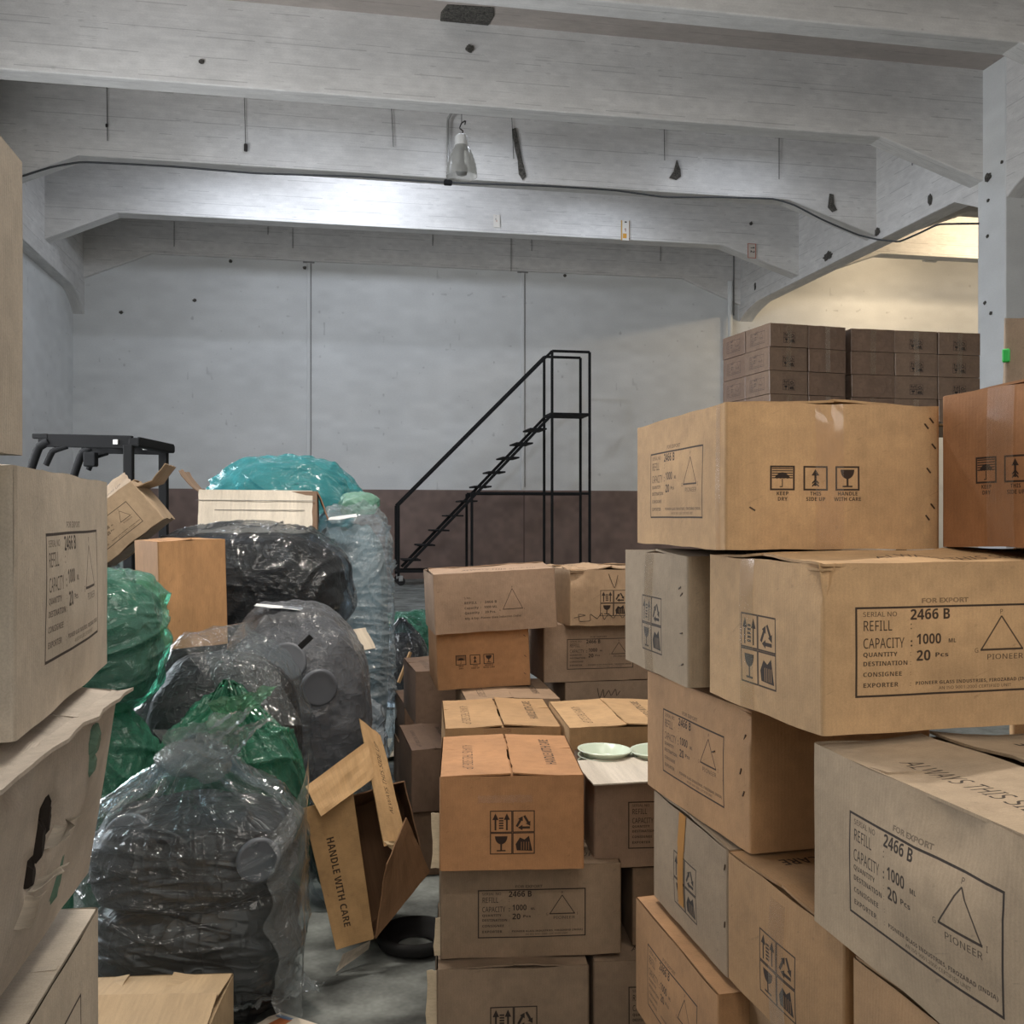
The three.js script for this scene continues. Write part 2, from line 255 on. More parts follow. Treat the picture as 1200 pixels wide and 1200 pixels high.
// the four walls of a carton, y from 0 to h, with rounded upright edges, bulging faces and dents
function cartonSkin(w, d, h, o) {
  const r = 0.007, bulge = o.bulge ?? 0.006, crumple = o.crumple ?? 0.003, seed = o.seed, dents = o.dents || [], inset = o.inset || 0;
  const sides = [[w, (a) => [a, d / 2], [0, 1]], [d, (a) => [w / 2, -a], [1, 0]], [w, (a) => [-a, -d / 2], [0, -1]], [d, (a) => [-w / 2, a], [-1, 0]]];
  const point = (k, a, t, lift = 0) => {
    const [len, f, n] = sides[k], half = len / 2 - inset, e = half - r; let x, z, nx = n[0], nz = n[1];
    const tx = f(1)[0] - f(0)[0], tz = f(1)[1] - f(0)[1], sa = Math.max(-half, Math.min(half, a));
    if (Math.abs(sa) > e) { const q = (Math.abs(sa) - e) / r * Math.PI / 4, sg = Math.sign(sa), [cx, cz] = f(sg * e); x = cx - n[0] * (r + inset) + n[0] * r * Math.cos(q) + tx * sg * r * Math.sin(q); z = cz - n[1] * (r + inset) + n[1] * r * Math.cos(q) + tz * sg * r * Math.sin(q); } else { [x, z] = f(sa); x -= n[0] * inset; z -= n[1] * inset; }
    const s = a / len + 0.5, m = Math.sin(Math.PI * Math.max(0, Math.min(1, s))) * Math.sin(Math.PI * (0.06 + 0.9 * t));
    let off = bulge * (o.bulges ? o.bulges[k] : 1) * m + lift;
    const px = x * 4.5, py = t * h * 4.5, pz = z * 4.5, off2 = crumple * 2 * fbm(px + seed * 5.3, py, pz + seed, 3); let ox = off2 * 0.7 * (0.35 + m), oz = off2 * 0.7 * (0.35 + m), oy = crumple * 1.2 * n3(px * 2, seed, pz * 2) * (t > 0.95 || t < 0.05 ? 1 : 0.2);
    for (const [dk, ds, dt, dr, depth] of dents) if (dk === k) { const q = Math.hypot((s - ds) * len, (t - dt) * h) / dr; if (q < 1) off -= depth * (1 - q * q) ** 2; }
    return [x + nx * off + nx * nx * ox, t * h + oy, z + nz * off + nz * nz * oz];
  };
  return { point, sides };
}
function skinGeometry(skin, h, slots, o, flip) {
  const geos = [];
  for (let k = 0; k < 4; k++) {
    if (o.omit?.includes(k)) continue;
    const len = skin.sides[k][0], half = len / 2 - (o.inset || 0), as = [], n = o.cuts ?? 12, rows = o.rows ?? 8;
    as.push(-half, -half + 0.0035, -half + 0.007); for (let i = 1; i < n; i++) as.push(-half + 0.007 + (2 * half - 0.014) * i / n); as.push(half - 0.007, half - 0.0035, half);
    const pos = [], uv = [], idx = [], W = as.length;
    for (let j = 0; j <= rows; j++) for (const a of as) { pos.push(...skin.point(k, a, j / rows)); uv.push(...slotUV(slots[k], Math.max(0, Math.min(1, a / len + 0.5)), j / rows)); }
    for (let j = 0; j < rows; j++) for (let i = 0; i < W - 1; i++) { const p = j * W + i; flip ? idx.push(p, p + W, p + 1, p + 1, p + W, p + W + 1) : idx.push(p, p + 1, p + W, p + 1, p + W + 1, p + W); }
    const g = new THREE.BufferGeometry(); g.setAttribute('position', new THREE.Float32BufferAttribute(pos, 3)); g.setAttribute('uv', new THREE.Float32BufferAttribute(uv, 2)); g.setIndex(idx); g.computeVertexNormals(); geos.push(g.toNonIndexed());
  }
  return geos;
}
function flatSheet(w, d, y, up, slot = 'PL') { const g = new THREE.PlaneGeometry(w, d); g.rotateX(up ? -Math.PI / 2 : Math.PI / 2); g.translate(0, y, 0); const p = g.attributes.uv; for (let i = 0; i < p.count; i++) { const q = slotUV(slot, p.getX(i), p.getY(i)); p.setXY(i, ...q); } return g.toNonIndexed(); }

/* A carton. at: a bottom corner named by `corner` (fl fr bl br: front/back as seen along its turn, left/right), phi: degrees turned left of the camera's axis.
   prints: slots on [front, right, back, left]. flaps: opening angles of [left, right, front, back] lids, null for a missing one. */
let cartonSeed = 1;
function carton(o) {
  const { label, at, corner = 'fl', w, d, h, phi = 13.2, tone = 'tan', prints } = o, seed = o.seed ?? cartonSeed++, mat = kraft(TONE[tone] ?? tone, seed % 2), lid = kraft(TONE[o.lid] ?? o.lid ?? TONE[tone] ?? tone, (seed + 1) % 2);
  const g = thing('cardboard_carton', label, 'carton', at, o.group), turn = (phi - TURN) * D;
  g.rotation.set((o.pitch || 0) * D, turn, (o.roll || 0) * D);
  const c = new THREE.Vector3((corner[1] === 'l' ? 1 : -1) * w / 2, 0, (corner[0] === 'f' ? -1 : 1) * d / 2).applyEuler(g.rotation); g.position.add(c);
  const longX = w > d, L = longX ? 'L' : 'W', S = { L: longX ? w : d };
  const q = { seed, bulge: o.bulge, crumple: o.crumple, dents: o.dents, cuts: o.cuts, rows: o.rows, bulges: o.bulges }, skin = cartonSkin(w, d, h, q);
  const body = skinGeometry(skin, h, prints, q);
  body.push(flatSheet(w - 0.012, d - 0.012, 0.002, false, 'PL'));
  if (o.open) { const qi = { ...q, inset: 0.005, dents: [] }, si = cartonSkin(w, d, h, qi); body.push(...skinGeometry(si, h, ['LB', 'WB', 'LB', 'WB'], qi, true), flatSheet(w - 0.012, d - 0.012, 0.006, true, 'PL')); }
  part(g, 'box_body', merge(body), mat);
  const fl = o.flaps ?? [1.5, 1, 0, 0], gap = o.gap ?? 0.006;
  // outer flaps hang on the long sides, inner ones on the short sides
  const long = longX ? [2, 3] : [0, 1], short = longX ? [0, 1] : [2, 3], reach = Math.min(w, d) / 2 - gap / 2, texts = o.flapText ?? ['FA', 'FB'];
  const place = (k, outer, n) => {
    if (fl[k] == null) return;
    const len = (k < 2 ? d : w) - 0.008, sheet = boardSheet(len, outer ? reach : Math.min(reach, (k < 2 ? w : d) * 0.36), { seed: seed + k, slot: outer ? texts[n] : 'PL', crumple: o.flapCrumple ?? 0.003, curl: o.curl ?? 0.004, tear: o.tear ?? 0.003, taper: fl[k] > 20 ? 0.012 : 0.001 });
    const m = part(g, outer ? 'lid_flap' : 'inner_flap', sheet, lid); m.rotation.order = 'YXZ';
    const y = h - (outer ? 0 : 0.0065);
    if (k === 0) { m.position.set(-w / 2 + 0.003, y, 0); m.rotation.y = Math.PI / 2; } if (k === 1) { m.position.set(w / 2 - 0.003, y, 0); m.rotation.y = -Math.PI / 2; }
    if (k === 2) { m.position.set(0, y, d / 2 - 0.003); m.rotation.y = Math.PI; } if (k === 3) m.position.set(0, y, -d / 2 + 0.003);
    m.rotation.x = -fl[k] * D;
  };
  long.forEach((k, n) => place(k, true, n)); short.forEach((k) => place(k, false, 0));
  // tape: [side, position 0..1, width, from t, to t, material]
  for (const [k, s, tw, t0, t1, mt] of o.tapes || []) {
    const len = skin.sides[k][0], pos = [], uv = [], idx = [], n = 14; for (let j = 0; j <= n; j++) for (let i = 0; i <= 4; i++) { const a = (s - 0.5) * len + (i / 4 - 0.5) * tw, t = t0 + (t1 - t0) * j / n; pos.push(...skin.point(k, a, t, 0.0012 + 0.0012 * Math.max(0, fbm(a * 60, t * 9, seed, 2)))); uv.push(i / 4, j / n); }
    for (let j = 0; j < n; j++) for (let i = 0; i < 4; i++) { const p = j * 5 + i; idx.push(p, p + 1, p + 5, p + 1, p + 6, p + 5); }
    const tg = new THREE.BufferGeometry(); tg.setAttribute('position', new THREE.Float32BufferAttribute(pos, 3)); tg.setAttribute('uv', new THREE.Float32BufferAttribute(uv, 2)); tg.setIndex(idx); tg.computeVertexNormals();
    part(g, 'packing_tape', tg, mt || M.tape);
  }
  for (const [k, s, t, tilt] of o.staples || []) { const len = skin.sides[k][0], p = skin.point(k, (s - 0.5) * len, t, 0.0006), m = part(g, 'staple', stapleShape, M.staple); m.position.set(...p); m.rotation.order = 'YXZ'; m.rotation.set(0, [0, Math.PI / 2, Math.PI, -Math.PI / 2][k], tilt * D); }
  g.userData.skin = undefined; delete g.userData.skin;
  return g;
}
const stapleShape = new THREE.BoxGeometry(0.011, 0.0022, 0.0016);
const LW = (front, left) => [front, left, front, left];

// ---------------------------------------------------------------- the setting
const ROOM = { left: -5.44, right: 26, back: -23.4, rear: 6.5, top: 8.45, mid: 10.15 };
const RW = ROOM.right - ROOM.left, RD = ROOM.rear - ROOM.back, RX = (ROOM.right + ROOM.left) / 2, RZ = (ROOM.rear + ROOM.back) / 2;
struct('floor', metreUV(boxAt(RW + 0.6, 0.3, RD + 0.6, RX, -0.15, RZ)), M.floor);
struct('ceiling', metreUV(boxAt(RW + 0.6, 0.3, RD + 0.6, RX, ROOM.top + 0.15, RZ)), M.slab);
const wallBack = struct('wall_back', metreUV(boxAt(RW + 0.6, ROOM.top, 0.3, RX, ROOM.top / 2, ROOM.back - 0.15)), M.wall);
struct('wall_right', metreUV(boxAt(0.3, ROOM.top, RD, ROOM.right + 0.15, ROOM.top / 2, RZ)), M.wall);
function piercedWall(name, along0, along1, holes, orient) {       // a wall with openings cut for the added windows
  const s = new THREE.Shape(); [[along0, 0], [along1, 0], [along1, ROOM.top], [along0, ROOM.top]].forEach((p, k) => (k ? s.lineTo(...p) : s.moveTo(...p))); s.closePath();
  for (const [c, sill, w, h] of holes) { const q = new THREE.Path(); [[c - w / 2, sill], [c + w / 2, sill], [c + w / 2, sill + h], [c - w / 2, sill + h]].forEach((p, k) => (k ? q.lineTo(...p) : q.moveTo(...p))); q.closePath(); s.holes.push(q); }
  const g = new THREE.ExtrudeGeometry(s, { depth: 0.3, bevelEnabled: false }); orient(g); return struct(name, g, M.wall);
}
piercedWall('wall_left', -ROOM.rear, -ROOM.back, ADDED_WINDOWS.filter((w) => w[0] === 'left').map(([, z, ...r]) => [-z, ...r]), (g) => { g.rotateY(Math.PI / 2); g.translate(ROOM.left - 0.3, 0, 0); });
piercedWall('wall_rear', ROOM.left - 0.3, ROOM.right + 0.3, ADDED_WINDOWS.filter((w) => w[0] === 'rear').map(([, ...r]) => r), (g) => g.translate(0, 0, ROOM.rear));
ADDED_WINDOWS.forEach(([wall, c, sill, w, h, power], i) => {
  const g = new THREE.Group(); g.name = `window_${i + 1}`; g.userData.kind = 'structure'; scene.add(g);
  if (wall === 'left') { g.position.set(ROOM.left - 0.16, sill, c); g.rotation.y = Math.PI / 2; } else { g.position.set(c, sill, ROOM.rear + 0.16); g.rotation.y = Math.PI; }
  const glass = new THREE.MeshStandardMaterial({ color: 0xdfe6ea, emissive: ADDED_WINDOW_TINT[wall], emissiveIntensity: 2.5, roughness: 0.5 });
  for (let k = 0; k < 4; k++) { const m = part(g, 'added_window_pane', boxAt(w / 4 - 0.05, h - 0.1, 0.012, -w / 2 + (k + 0.5) * w / 4, h / 2, 0), glass); m.castShadow = false; }
  for (let k = 0; k <= 4; k++) part(g, 'added_window_frame', boxAt(0.05, h, 0.06, -w / 2 + 0.025 + k * (w - 0.05) / 4, h / 2, 0, 0.008), M.lampWhite);
  for (const y of [0.025, h - 0.025]) part(g, 'added_window_frame', boxAt(w, 0.05, 0.06, 0, y, 0, 0.008), M.lampWhite);
  const l = new THREE.RectAreaLight(ADDED_WINDOW_TINT[wall], power, w - 0.1, h - 0.1); l.position.set(0, h / 2, 0.05); l.rotation.y = Math.PI; g.add(l);
});
part(wallBack, 'painted_dado', metreUV(boxAt(ROOM.mid - ROOM.left, 2.09, 0.012, (ROOM.mid + ROOM.left) / 2, 1.045, ROOM.back + 0.004)), M.dado, 'brown painted lower band');
for (const x of [-0.35, 4.66]) {
  part(wallBack, 'joint_strip', boxAt(0.075, 5.2, 0.03, x, 4.72, ROOM.back + 0.012, 0.008), M.wall);
  part(wallBack, 'joint_strip', boxAt(0.018, 5.1, 0.034, x + 0.05, 4.72, ROOM.back + 0.006), M.seamDark, 'dark open joint');
  part(wallBack, 'joint_cap', boxAt(0.26, 0.035, 0.04, x, 7.3, ROOM.back + 0.015, 0.008), M.seamDark);
  part(wallBack, 'dado_joint', boxAt(0.03, 2.05, 0.006, x + 0.03, 1.04, ROOM.back + 0.009), new THREE.MeshStandardMaterial({ color: 0x5a4a45, roughness: 0.7 }));
}
// wall beam under the slab at the back wall, with splayed ends
function beamShape(x0, x1, low, top, haunchL, haunchR) {        // haunch: [length, drop]
  const s = new THREE.Shape(); s.moveTo(x0, top); s.lineTo(x0, low - haunchL[1]); if (haunchL[0]) s.lineTo(x0 + haunchL[0], low); if (haunchR[0]) s.lineTo(x1 - haunchR[0], low); s.lineTo(x1, low - haunchR[1]); s.lineTo(x1, top); s.closePath(); return s;
}
const extrude = (s, depth) => { const g = new THREE.ExtrudeGeometry(s, { depth, bevelEnabled: true, bevelSize: 0.018, bevelThickness: 0.018, bevelSegments: 2, steps: 1 }); return g; };
{
  const g = extrude(beamShape(ROOM.left, ROOM.mid, 7.33, ROOM.top, [1.65, 0.7], [1.5, 0.6]), 0.1); g.translate(0, 0, ROOM.back - 0.02);
  struct('beam_4', g, M.beam);
}
const BEAM_Z = [-14.0, -17.1, -20.2, -10.9, -7.8, -4.7, -1.6, 1.5, 4.6], beams = [];
BEAM_Z.forEach((z, i) => {
  const s = new THREE.Shape(); const L = 7.3;
  [[ROOM.left, ROOM.top], [ROOM.left, L - 0.68], [i === 0 ? -4.5 : -3.9, L], [8.4, L], [ROOM.mid, L - 0.57], [ROOM.mid + 0.36, L - 0.57], [12.1, L], [ROOM.right, L], [ROOM.right, ROOM.top]].forEach((p, k) => (k ? s.lineTo(...p) : s.moveTo(...p)));
  s.closePath(); const g = extrude(s, 0.314); 
  // the board marks differ from beam to beam: uv keep the offset, the geometry does not
  const uv = g.attributes.uv; for (let k = 0; k < uv.count; k++) uv.setXY(k, uv.getX(k) + i * 1.37, uv.getY(k) + i * 0.61);
  g.translate(0, 0, z - 0.332);
  beams.push(struct(i < 3 ? `beam_${i + 1}` : `beam_${i + 2}`, g, M.beam));
});
// lengthwise beam on the column line, its underside rising from splayed ends
function longBeam(name, x, thick, low, endDrop, z0, z1, splay) {
  const s = new THREE.Shape(); s.moveTo(-z0, ROOM.top); s.lineTo(-z0, low - endDrop[0]); s.lineTo(-z0 + splay[0], low); s.lineTo(-z1 - splay[1], low); s.quadraticCurveTo(-z1 - splay[1] * 0.35, low - endDrop[1] * 0.3, -z1, low - endDrop[1]); s.lineTo(-z1, ROOM.top); s.closePath();
  const g = extrude(s, thick - 0.036); g.rotateY(Math.PI / 2); g.translate(x + 0.018, 0, 0); return struct(name, g, M.beam);
}
const longRight = longBeam('beam_lengthwise_right', ROOM.mid, 0.36, 6.63, [0.34, 0.3], -14.0, -23.42, [0.75, 1.1]);
longBeam('beam_lengthwise_left', ROOM.left - 0.02, 0.26, 6.35, [0.1, 0.42], -9, -23.42, [0.8, 1.0]);
longBeam('beam_lengthwise_near', ROOM.mid, 0.36, 6.63, [0.34, 0.34], -4.0, -13.5, [0.75, 0.9]);
const column = struct('column_1', metreUV(boxAt(0.55, ROOM.top, 0.66, ROOM.mid + 0.26, ROOM.top / 2, -13.8, 0.02)), M.wall);
struct('column_2', metreUV(boxAt(0.55, ROOM.top, 0.66, ROOM.mid + 0.26, ROOM.top / 2, -3.8, 0.02)), M.wall);
// downpipe in the corner
const pipe = solo('downpipe', tube([[9.86, 0, -23.26], [9.86, 4, -23.26], [9.86, 7.28, -23.26]], 0.06, 8, 12), M.batten, 'thin white downpipe in the far right corner of the back wall', 'pipe');
part(pipe, 'open_joint', boxAt(0.035, 1.5, 0.03, 9.97, 7.2, -23.3), M.seamDark);

// hanging wires, broken plaster and bolts on the beams
function patch(parent, name, a, outline, mat, normal = 'z', depth = 0.012, label) {   // a flat, ragged piece of bare concrete
  const s = new THREE.Shape(); outline.forEach((p, i) => (i ? s.lineTo(...p) : s.moveTo(...p))); s.closePath();
  const g = new THREE.ExtrudeGeometry(s, { depth, bevelEnabled: true, bevelSize: 0.008, bevelThickness: 0.006, bevelSegments: 1 });
  if (normal === 'x') g.rotateY(-Math.PI / 2); if (normal === 'y') g.rotateX(Math.PI / 2);
  const m = part(parent, name, g, mat, label); m.position.set(...a); return m;
}
const ragged = (w, h, seed, lean = 0, n = 18) => { const r = rng(seed), o = []; for (let i = 0; i < n; i++) { const t = i / n * Math.PI * 2, k = 0.72 + 0.5 * r(); o.push([w / 2 * Math.cos(t) * k + lean * Math.sin(t) * h / 2, h / 2 * Math.sin(t) * k]); } return o; };
const bB = beams[1], bC = beams[2], bA = beams[0];
for (const [a, b] of [[[-3.454, 8.246, -17.06], [-3.441, 7.53, -17.06]], [[-1.305, 8.328, -17.06], [-1.277, 7.525, -17.06]], [[1.112, 8.398, -17.06], [1.156, 7.748, -17.06]], [[3.193, 8.422, -17.06], [3.238, 7.683, -17.06]], [[5.974, 8.415, -17.06], [5.99, 7.835, -17.06]], [[8.184, 8.371, -17.06], [8.184, 7.637, -17.06]]])
  part(bB, 'hanging_wire', bar([a[0], a[1] + 0.2, a[2]], b, 0.01, 0.01), M.wire);
part(bB, 'wire_knot', boxAt(0.06, 0.13, 0.04, ...[-1.276, 7.564, -17.05], 0.015), M.wire);
part(bB, 'wire_knot', boxAt(0.04, 0.06, 0.03, ...[-3.452, 7.773, -17.05], 0.012), M.wire);
for (const [u0, a, b] of [[204, [-3.289, 7.992, -23.26], [-3.289, 7.479, -23.26]], [343, [-0.706, 7.977, -23.26], [-0.706, 7.569, -23.26]], [314, [-1.254, 7.987, -23.26], [-1.254, 7.851, -23.26]], [507, [2.488, 8.067, -23.26], [2.488, 7.788, -23.26]], [599, [4.353, 8.064, -23.26], [4.353, 7.275, -23.26]], [623, [4.849, 8.089, -23.26], [4.849, 7.785, -23.26]], [774, [8.059, 8.089, -23.26], [8.059, 7.693, -23.26]]])
  part(wallBack, 'hanging_wire', bar([a[0], a[1] + 0.05, a[2]], b, 0.01, 0.01), M.wire);
patch(bB, 'plaster_gash', [3.32, 7.774, -17.09], [[-0.1, 0.42], [-0.05, 0.44], [0.0, 0.2], [0.06, -0.1], [0.13, -0.36], [0.08, -0.43], [0.02, -0.34], [0.0, -0.1], [-0.06, 0.15]], M.spall, 'z', 0.03, 'dark broken edge with bare concrete');
patch(bB, 'plaster_gash', [6.194, 7.675, -17.09], [[0.03, 0.18], [0.09, 0.02], [0.1, -0.1], [0.02, -0.16], [-0.1, -0.13], [-0.02, -0.02]], M.spall, 'z', 0.02);
patch(bB, 'plaster_gash', [9.232, 7.269, -17.09], [[-0.03, 0.16], [0.03, 0.15], [0.04, -0.02], [0.1, -0.12], [0.02, -0.16], [-0.06, -0.08]], M.spall, 'z', 0.02);
const ceil = scene.getObjectByName('ceiling');
patch(ceil, 'broken_plaster', [[1.957, 8.522, -14][0], ROOM.top + 0.008, -13.72], [[-0.36, -0.06], [-0.3, 0.16], [0.32, 0.2], [0.36, 0.0], [0.3, -0.5], [-0.33, -0.52]], M.spall, 'y', 0.02, 'square of bare dark concrete');
patch(bA, 'plaster_gash', [2.017, 8.076, -13.99], ragged(0.09, 0.09, 4), M.spall);
patch(bA, 'plaster_gash', [-1.626, 7.588, -13.99], ragged(0.05, 0.05, 5), M.spall);
patch(bC, 'plaster_gash', [9.035, 7.775, -20.19], ragged(0.05, 0.06, 6), M.spall);
for (const [p, w, h, s] of [[[10.14, 6.801, -18.912], 0.34, 0.16, 7], [[10.14, 6.768, -17.048], 0.16, 0.13, 8], [[10.14, 6.856, -15.393], 0.09, 0.16, 9], [[10.14, 6.966, -22.416], 0.06, 0.16, 10]]) patch(longRight, 'plaster_gash', p, ragged(w, h, s), M.spall, 'x', 0.01);
part(longRight, 'hanging_wire', bar([10.13, 7.943, -15.905], [10.13, 7.613, -15.905], 0.01, 0.01), M.wire);
for (const [p, s] of [[[10.128, 5.814, -13.885], 1], [[10.128, 4.792, -13.946], 2], [[10.128, 4.604, -13.804], 3], [[10.128, 6.849, -13.547], 4], [[10.128, 6.364, -13.865], 5]]) patch(column, 'paint_chip', p, ragged(0.05, 0.04, 20 + s), M.spall, 'x', 0.004);
patch(column, 'plaster_gash', [10.128, 6.722, -13.865], ragged(0.14, 0.12, 31), M.spall, 'x', 0.012);
for (const [p, s] of [[[-4.431, 5.997, -23.39], 41], [[-2.867, 6.325, -23.39], 42], [[5.695, 7.265, -23.39], 43], [[-2.078, 7.218, -23.28], 44], [[-0.44, 7.14, -23.28], 45]]) patch(wallBack, 'paint_chip', p, ragged(0.07, 0.06, s), M.spall, 'z', 0.006);

// small painted bay marks on the third beam
function markMap(kind) {
  const c = document.createElement('canvas'); c.width = 96; c.height = 192; const g = c.getContext('2d'); g.fillStyle = kind === 2 ? '#cfc6bd' : '#e6e2da'; g.fillRect(0, 0, 96, 192);
  if (kind === 0) { g.fillStyle = '#c9a25a'; g.fillRect(0, 0, 14, 192); g.fillStyle = '#8a6f52'; g.fillRect(84, 0, 8, 192); g.fillStyle = '#2b2622'; g.fillRect(38, 10, 24, 12); g.fillStyle = '#8d3a30'; g.font = 'bold 44px sans-serif'; g.fillText('1', 34, 108); g.fillStyle = '#d9a044'; g.fillRect(20, 126, 40, 46); g.fillStyle = '#2b2622'; g.fillRect(84, 168, 10, 12); }
  if (kind === 1) { g.fillStyle = '#6d6a66'; g.fillRect(34, 14, 8, 10); g.fillRect(30, 52, 10, 34); g.fillStyle = '#c9a99a'; g.fillRect(40, 80, 16, 30); }
  if (kind === 2) { g.strokeStyle = '#b4695a'; g.lineWidth = 8; g.strokeRect(6, 6, 84, 180); g.fillStyle = '#1f1c1b'; g.save(); g.translate(28, 26); g.rotate(Math.PI / 2); g.font = 'bold 62px sans-serif'; g.fillText('1 2', 12, -6); g.restore(); }
  const t = new THREE.CanvasTexture(c); t.colorSpace = THREE.SRGBColorSpace; return t;
}
[[[6.22, 7.474, -20.175], 0.2, 0.42, 0], [[3.473, 7.521, -20.175], 0.13, 0.26, 1], [[9.048, 7.183, -20.175], 0.2, 0.32, 2]].forEach(([p, w, h, k]) => {
  part(bC, 'painted_mark', boxAt(w, h, 0.006, ...p), new THREE.MeshStandardMaterial({ map: markMap(k), roughness: 0.8 }), ['white mark with yellow left edge', 'small white mark', 'red outlined mark with black numerals'][k]);
});

// the sagging cable, its clip and conduit on the second beam
const cable = thing('power_cable', 'long dark power cable clipped along the second ceiling beam, sagging at its right end', 'cable');
part(cable, 'cable_run', tube([[-4.81, 6.817, -17], [-4.278, 7.028, -17], [-3.798, 7.151, -17.03], [-2.463, 7.173, -17.04], [-1.111, 7.147, -17.04], [0.566, 7.197, -17.04], [2.087, 7.19, -17.04], [3.811, 7.237, -17.04], [5.049, 7.237, -17.04], [5.999, 7.173, -17.04], [6.969, 7.23, -17.04], [8.036, 7.259, -17.03], [8.439, 7.164, -17], [9.019, 6.909, -16.98], [9.685, 6.669, -16.95], [10, 6.538, -16.756], [10.05, 6.351, -16.172], [10.08, 6.344, -15.548], [10.1, 6.346, -15.093], [10.12, 6.068, -14.08]], 0.017, 160, 8), M.cable);
part(cable, 'clip', boxAt(0.14, 0.09, 0.1, ...[2.086, 7.187, -17.03], 0.02), M.blackSteel, 'black junction clip');
const conduit = part(cable, 'conduit', tube([[2.119, 8.389, -16.6], [2.143, 8.354, -16.9], [2.084, 8.266, -17.02], [2.086, 7.831, -17.03], [2.086, 7.216, -17.03]], 0.022, 40, 8), M.bulbGrey, 'pale vertical conduit');

// ---------------------------------------------------------------- lamps
function addedBatten([x, y, z, turn, len, power, color], i) {
  const g = thing('added_batten_lamp', 'slim white batten lamp added for light, hung out of view from the ceiling', 'lamp', [x, y, z], 'batten lamps added for light');
  g.rotation.y = turn;
  part(g, 'lamp_housing', new RoundedBoxGeometry(len + 0.06, 0.06, 0.16, 2, 0.015), M.lampWhite);
  const glow = part(g, 'lamp_diffuser', boxAt(len, 0.03, 0.12, 0, -0.04, 0, 0.01), new THREE.MeshStandardMaterial({ color: 0xf4f4f4, emissive: color, emissiveIntensity: 3, roughness: 0.4 }));
  glow.castShadow = false;
  if (y < ROOM.top - 0.1) for (const s of [-0.4, 0.4]) part(g, 'suspension_rod', new THREE.CylinderGeometry(0.006, 0.006, ROOM.top - y - 0.02, 8).translate(s * len, (ROOM.top - y) / 2 + 0.01, 0), M.steel);
  const l = new THREE.RectAreaLight(color, power, len, 0.12); l.position.y = -0.062; l.rotation.x = -Math.PI / 2; g.add(l);
}
ADDED_BATTENS.forEach(addedBatten);
FLOODS.forEach(([x, y, z, power, color], i) => {
  const g = thing('flood_lamp', ['cool flood lamp on the back of the second beam facing the third beam', 'warm flood lamp on the back of the second beam in the right bay', 'warm flood lamp added on the third beam to brighten the right bay wall, nearer the column line', 'warm flood lamp added on the third beam to brighten the right bay wall, farther from the column line'][i], 'lamp', [x, y, z]);
  part(g, 'lamp_housing', boxAt(0.34, 0.24, 0.1, 0, 0, 0.06, 0.02), M.lampWhite);
  part(g, 'bracket', boxAt(0.05, 0.2, 0.16, 0, 0.12, 0.1, 0.01), M.blackSteel);
  const gl = part(g, 'lamp_glass', boxAt(0.3, 0.2, 0.01, 0, 0, 0.003), new THREE.MeshStandardMaterial({ color: 0xf4f4f4, emissive: color, emissiveIntensity: 3, roughness: 0.3 })); gl.castShadow = false;
  const l = new THREE.RectAreaLight(color, power, 0.3, 0.2); l.position.z = -0.012; g.add(l);
});
// the unlit pendant in front of the second beam
{
  const g = thing('pendant_lamp', 'unlit clear dome pendant lamp hanging from a hook between ceiling beams', 'lamp', [2.069, 6.668, -15.179]);
  const pts = []; for (let i = 0; i <= 18; i++) { const t = i / 18; pts.push(new THREE.Vector2(0.24 - 0.135 * Math.pow(t, 1.9) + 0.012 * Math.sin(t * 70) * (t > 0.15 ? 0.25 : 0), t * 0.47)); }
  part(g, 'dome_shade', new THREE.LatheGeometry(pts, 40), M.acrylic, 'clear ribbed dome');
  part(g, 'lamp_cap', new THREE.LatheGeometry([[0, 0.64], [0.06, 0.64], [0.1, 0.61], [0.105, 0.45], [0.11, 0.44], [0.0, 0.43]].map((p) => new THREE.Vector2(...p)), 32), M.lampWhite);
  part(g, 'bulb', new THREE.LatheGeometry([[0, 0.02], [0.09, 0.03], [0.11, 0.09], [0.1, 0.16], [0.05, 0.22], [0.04, 0.42], [0, 0.43]].map((p) => new THREE.Vector2(p[0] * 0.85, p[1])), 24), M.bulbGrey, 'dull reflector bulb');
  part(g, 'hook', tube([[0, 0.63, 0], [0.02, 0.7, 0], [-0.03, 0.74, 0], [0.0, 0.82, 0], [0.06, 0.86, 0], [0.05, 0.8, 0]], 0.011, 30, 6), M.wire);
  part(g, 'suspension_wire', bar([0, 0.8, 0], [0, ROOM.top - g.position.y, 0], 0.01, 0.01), M.wire);
}

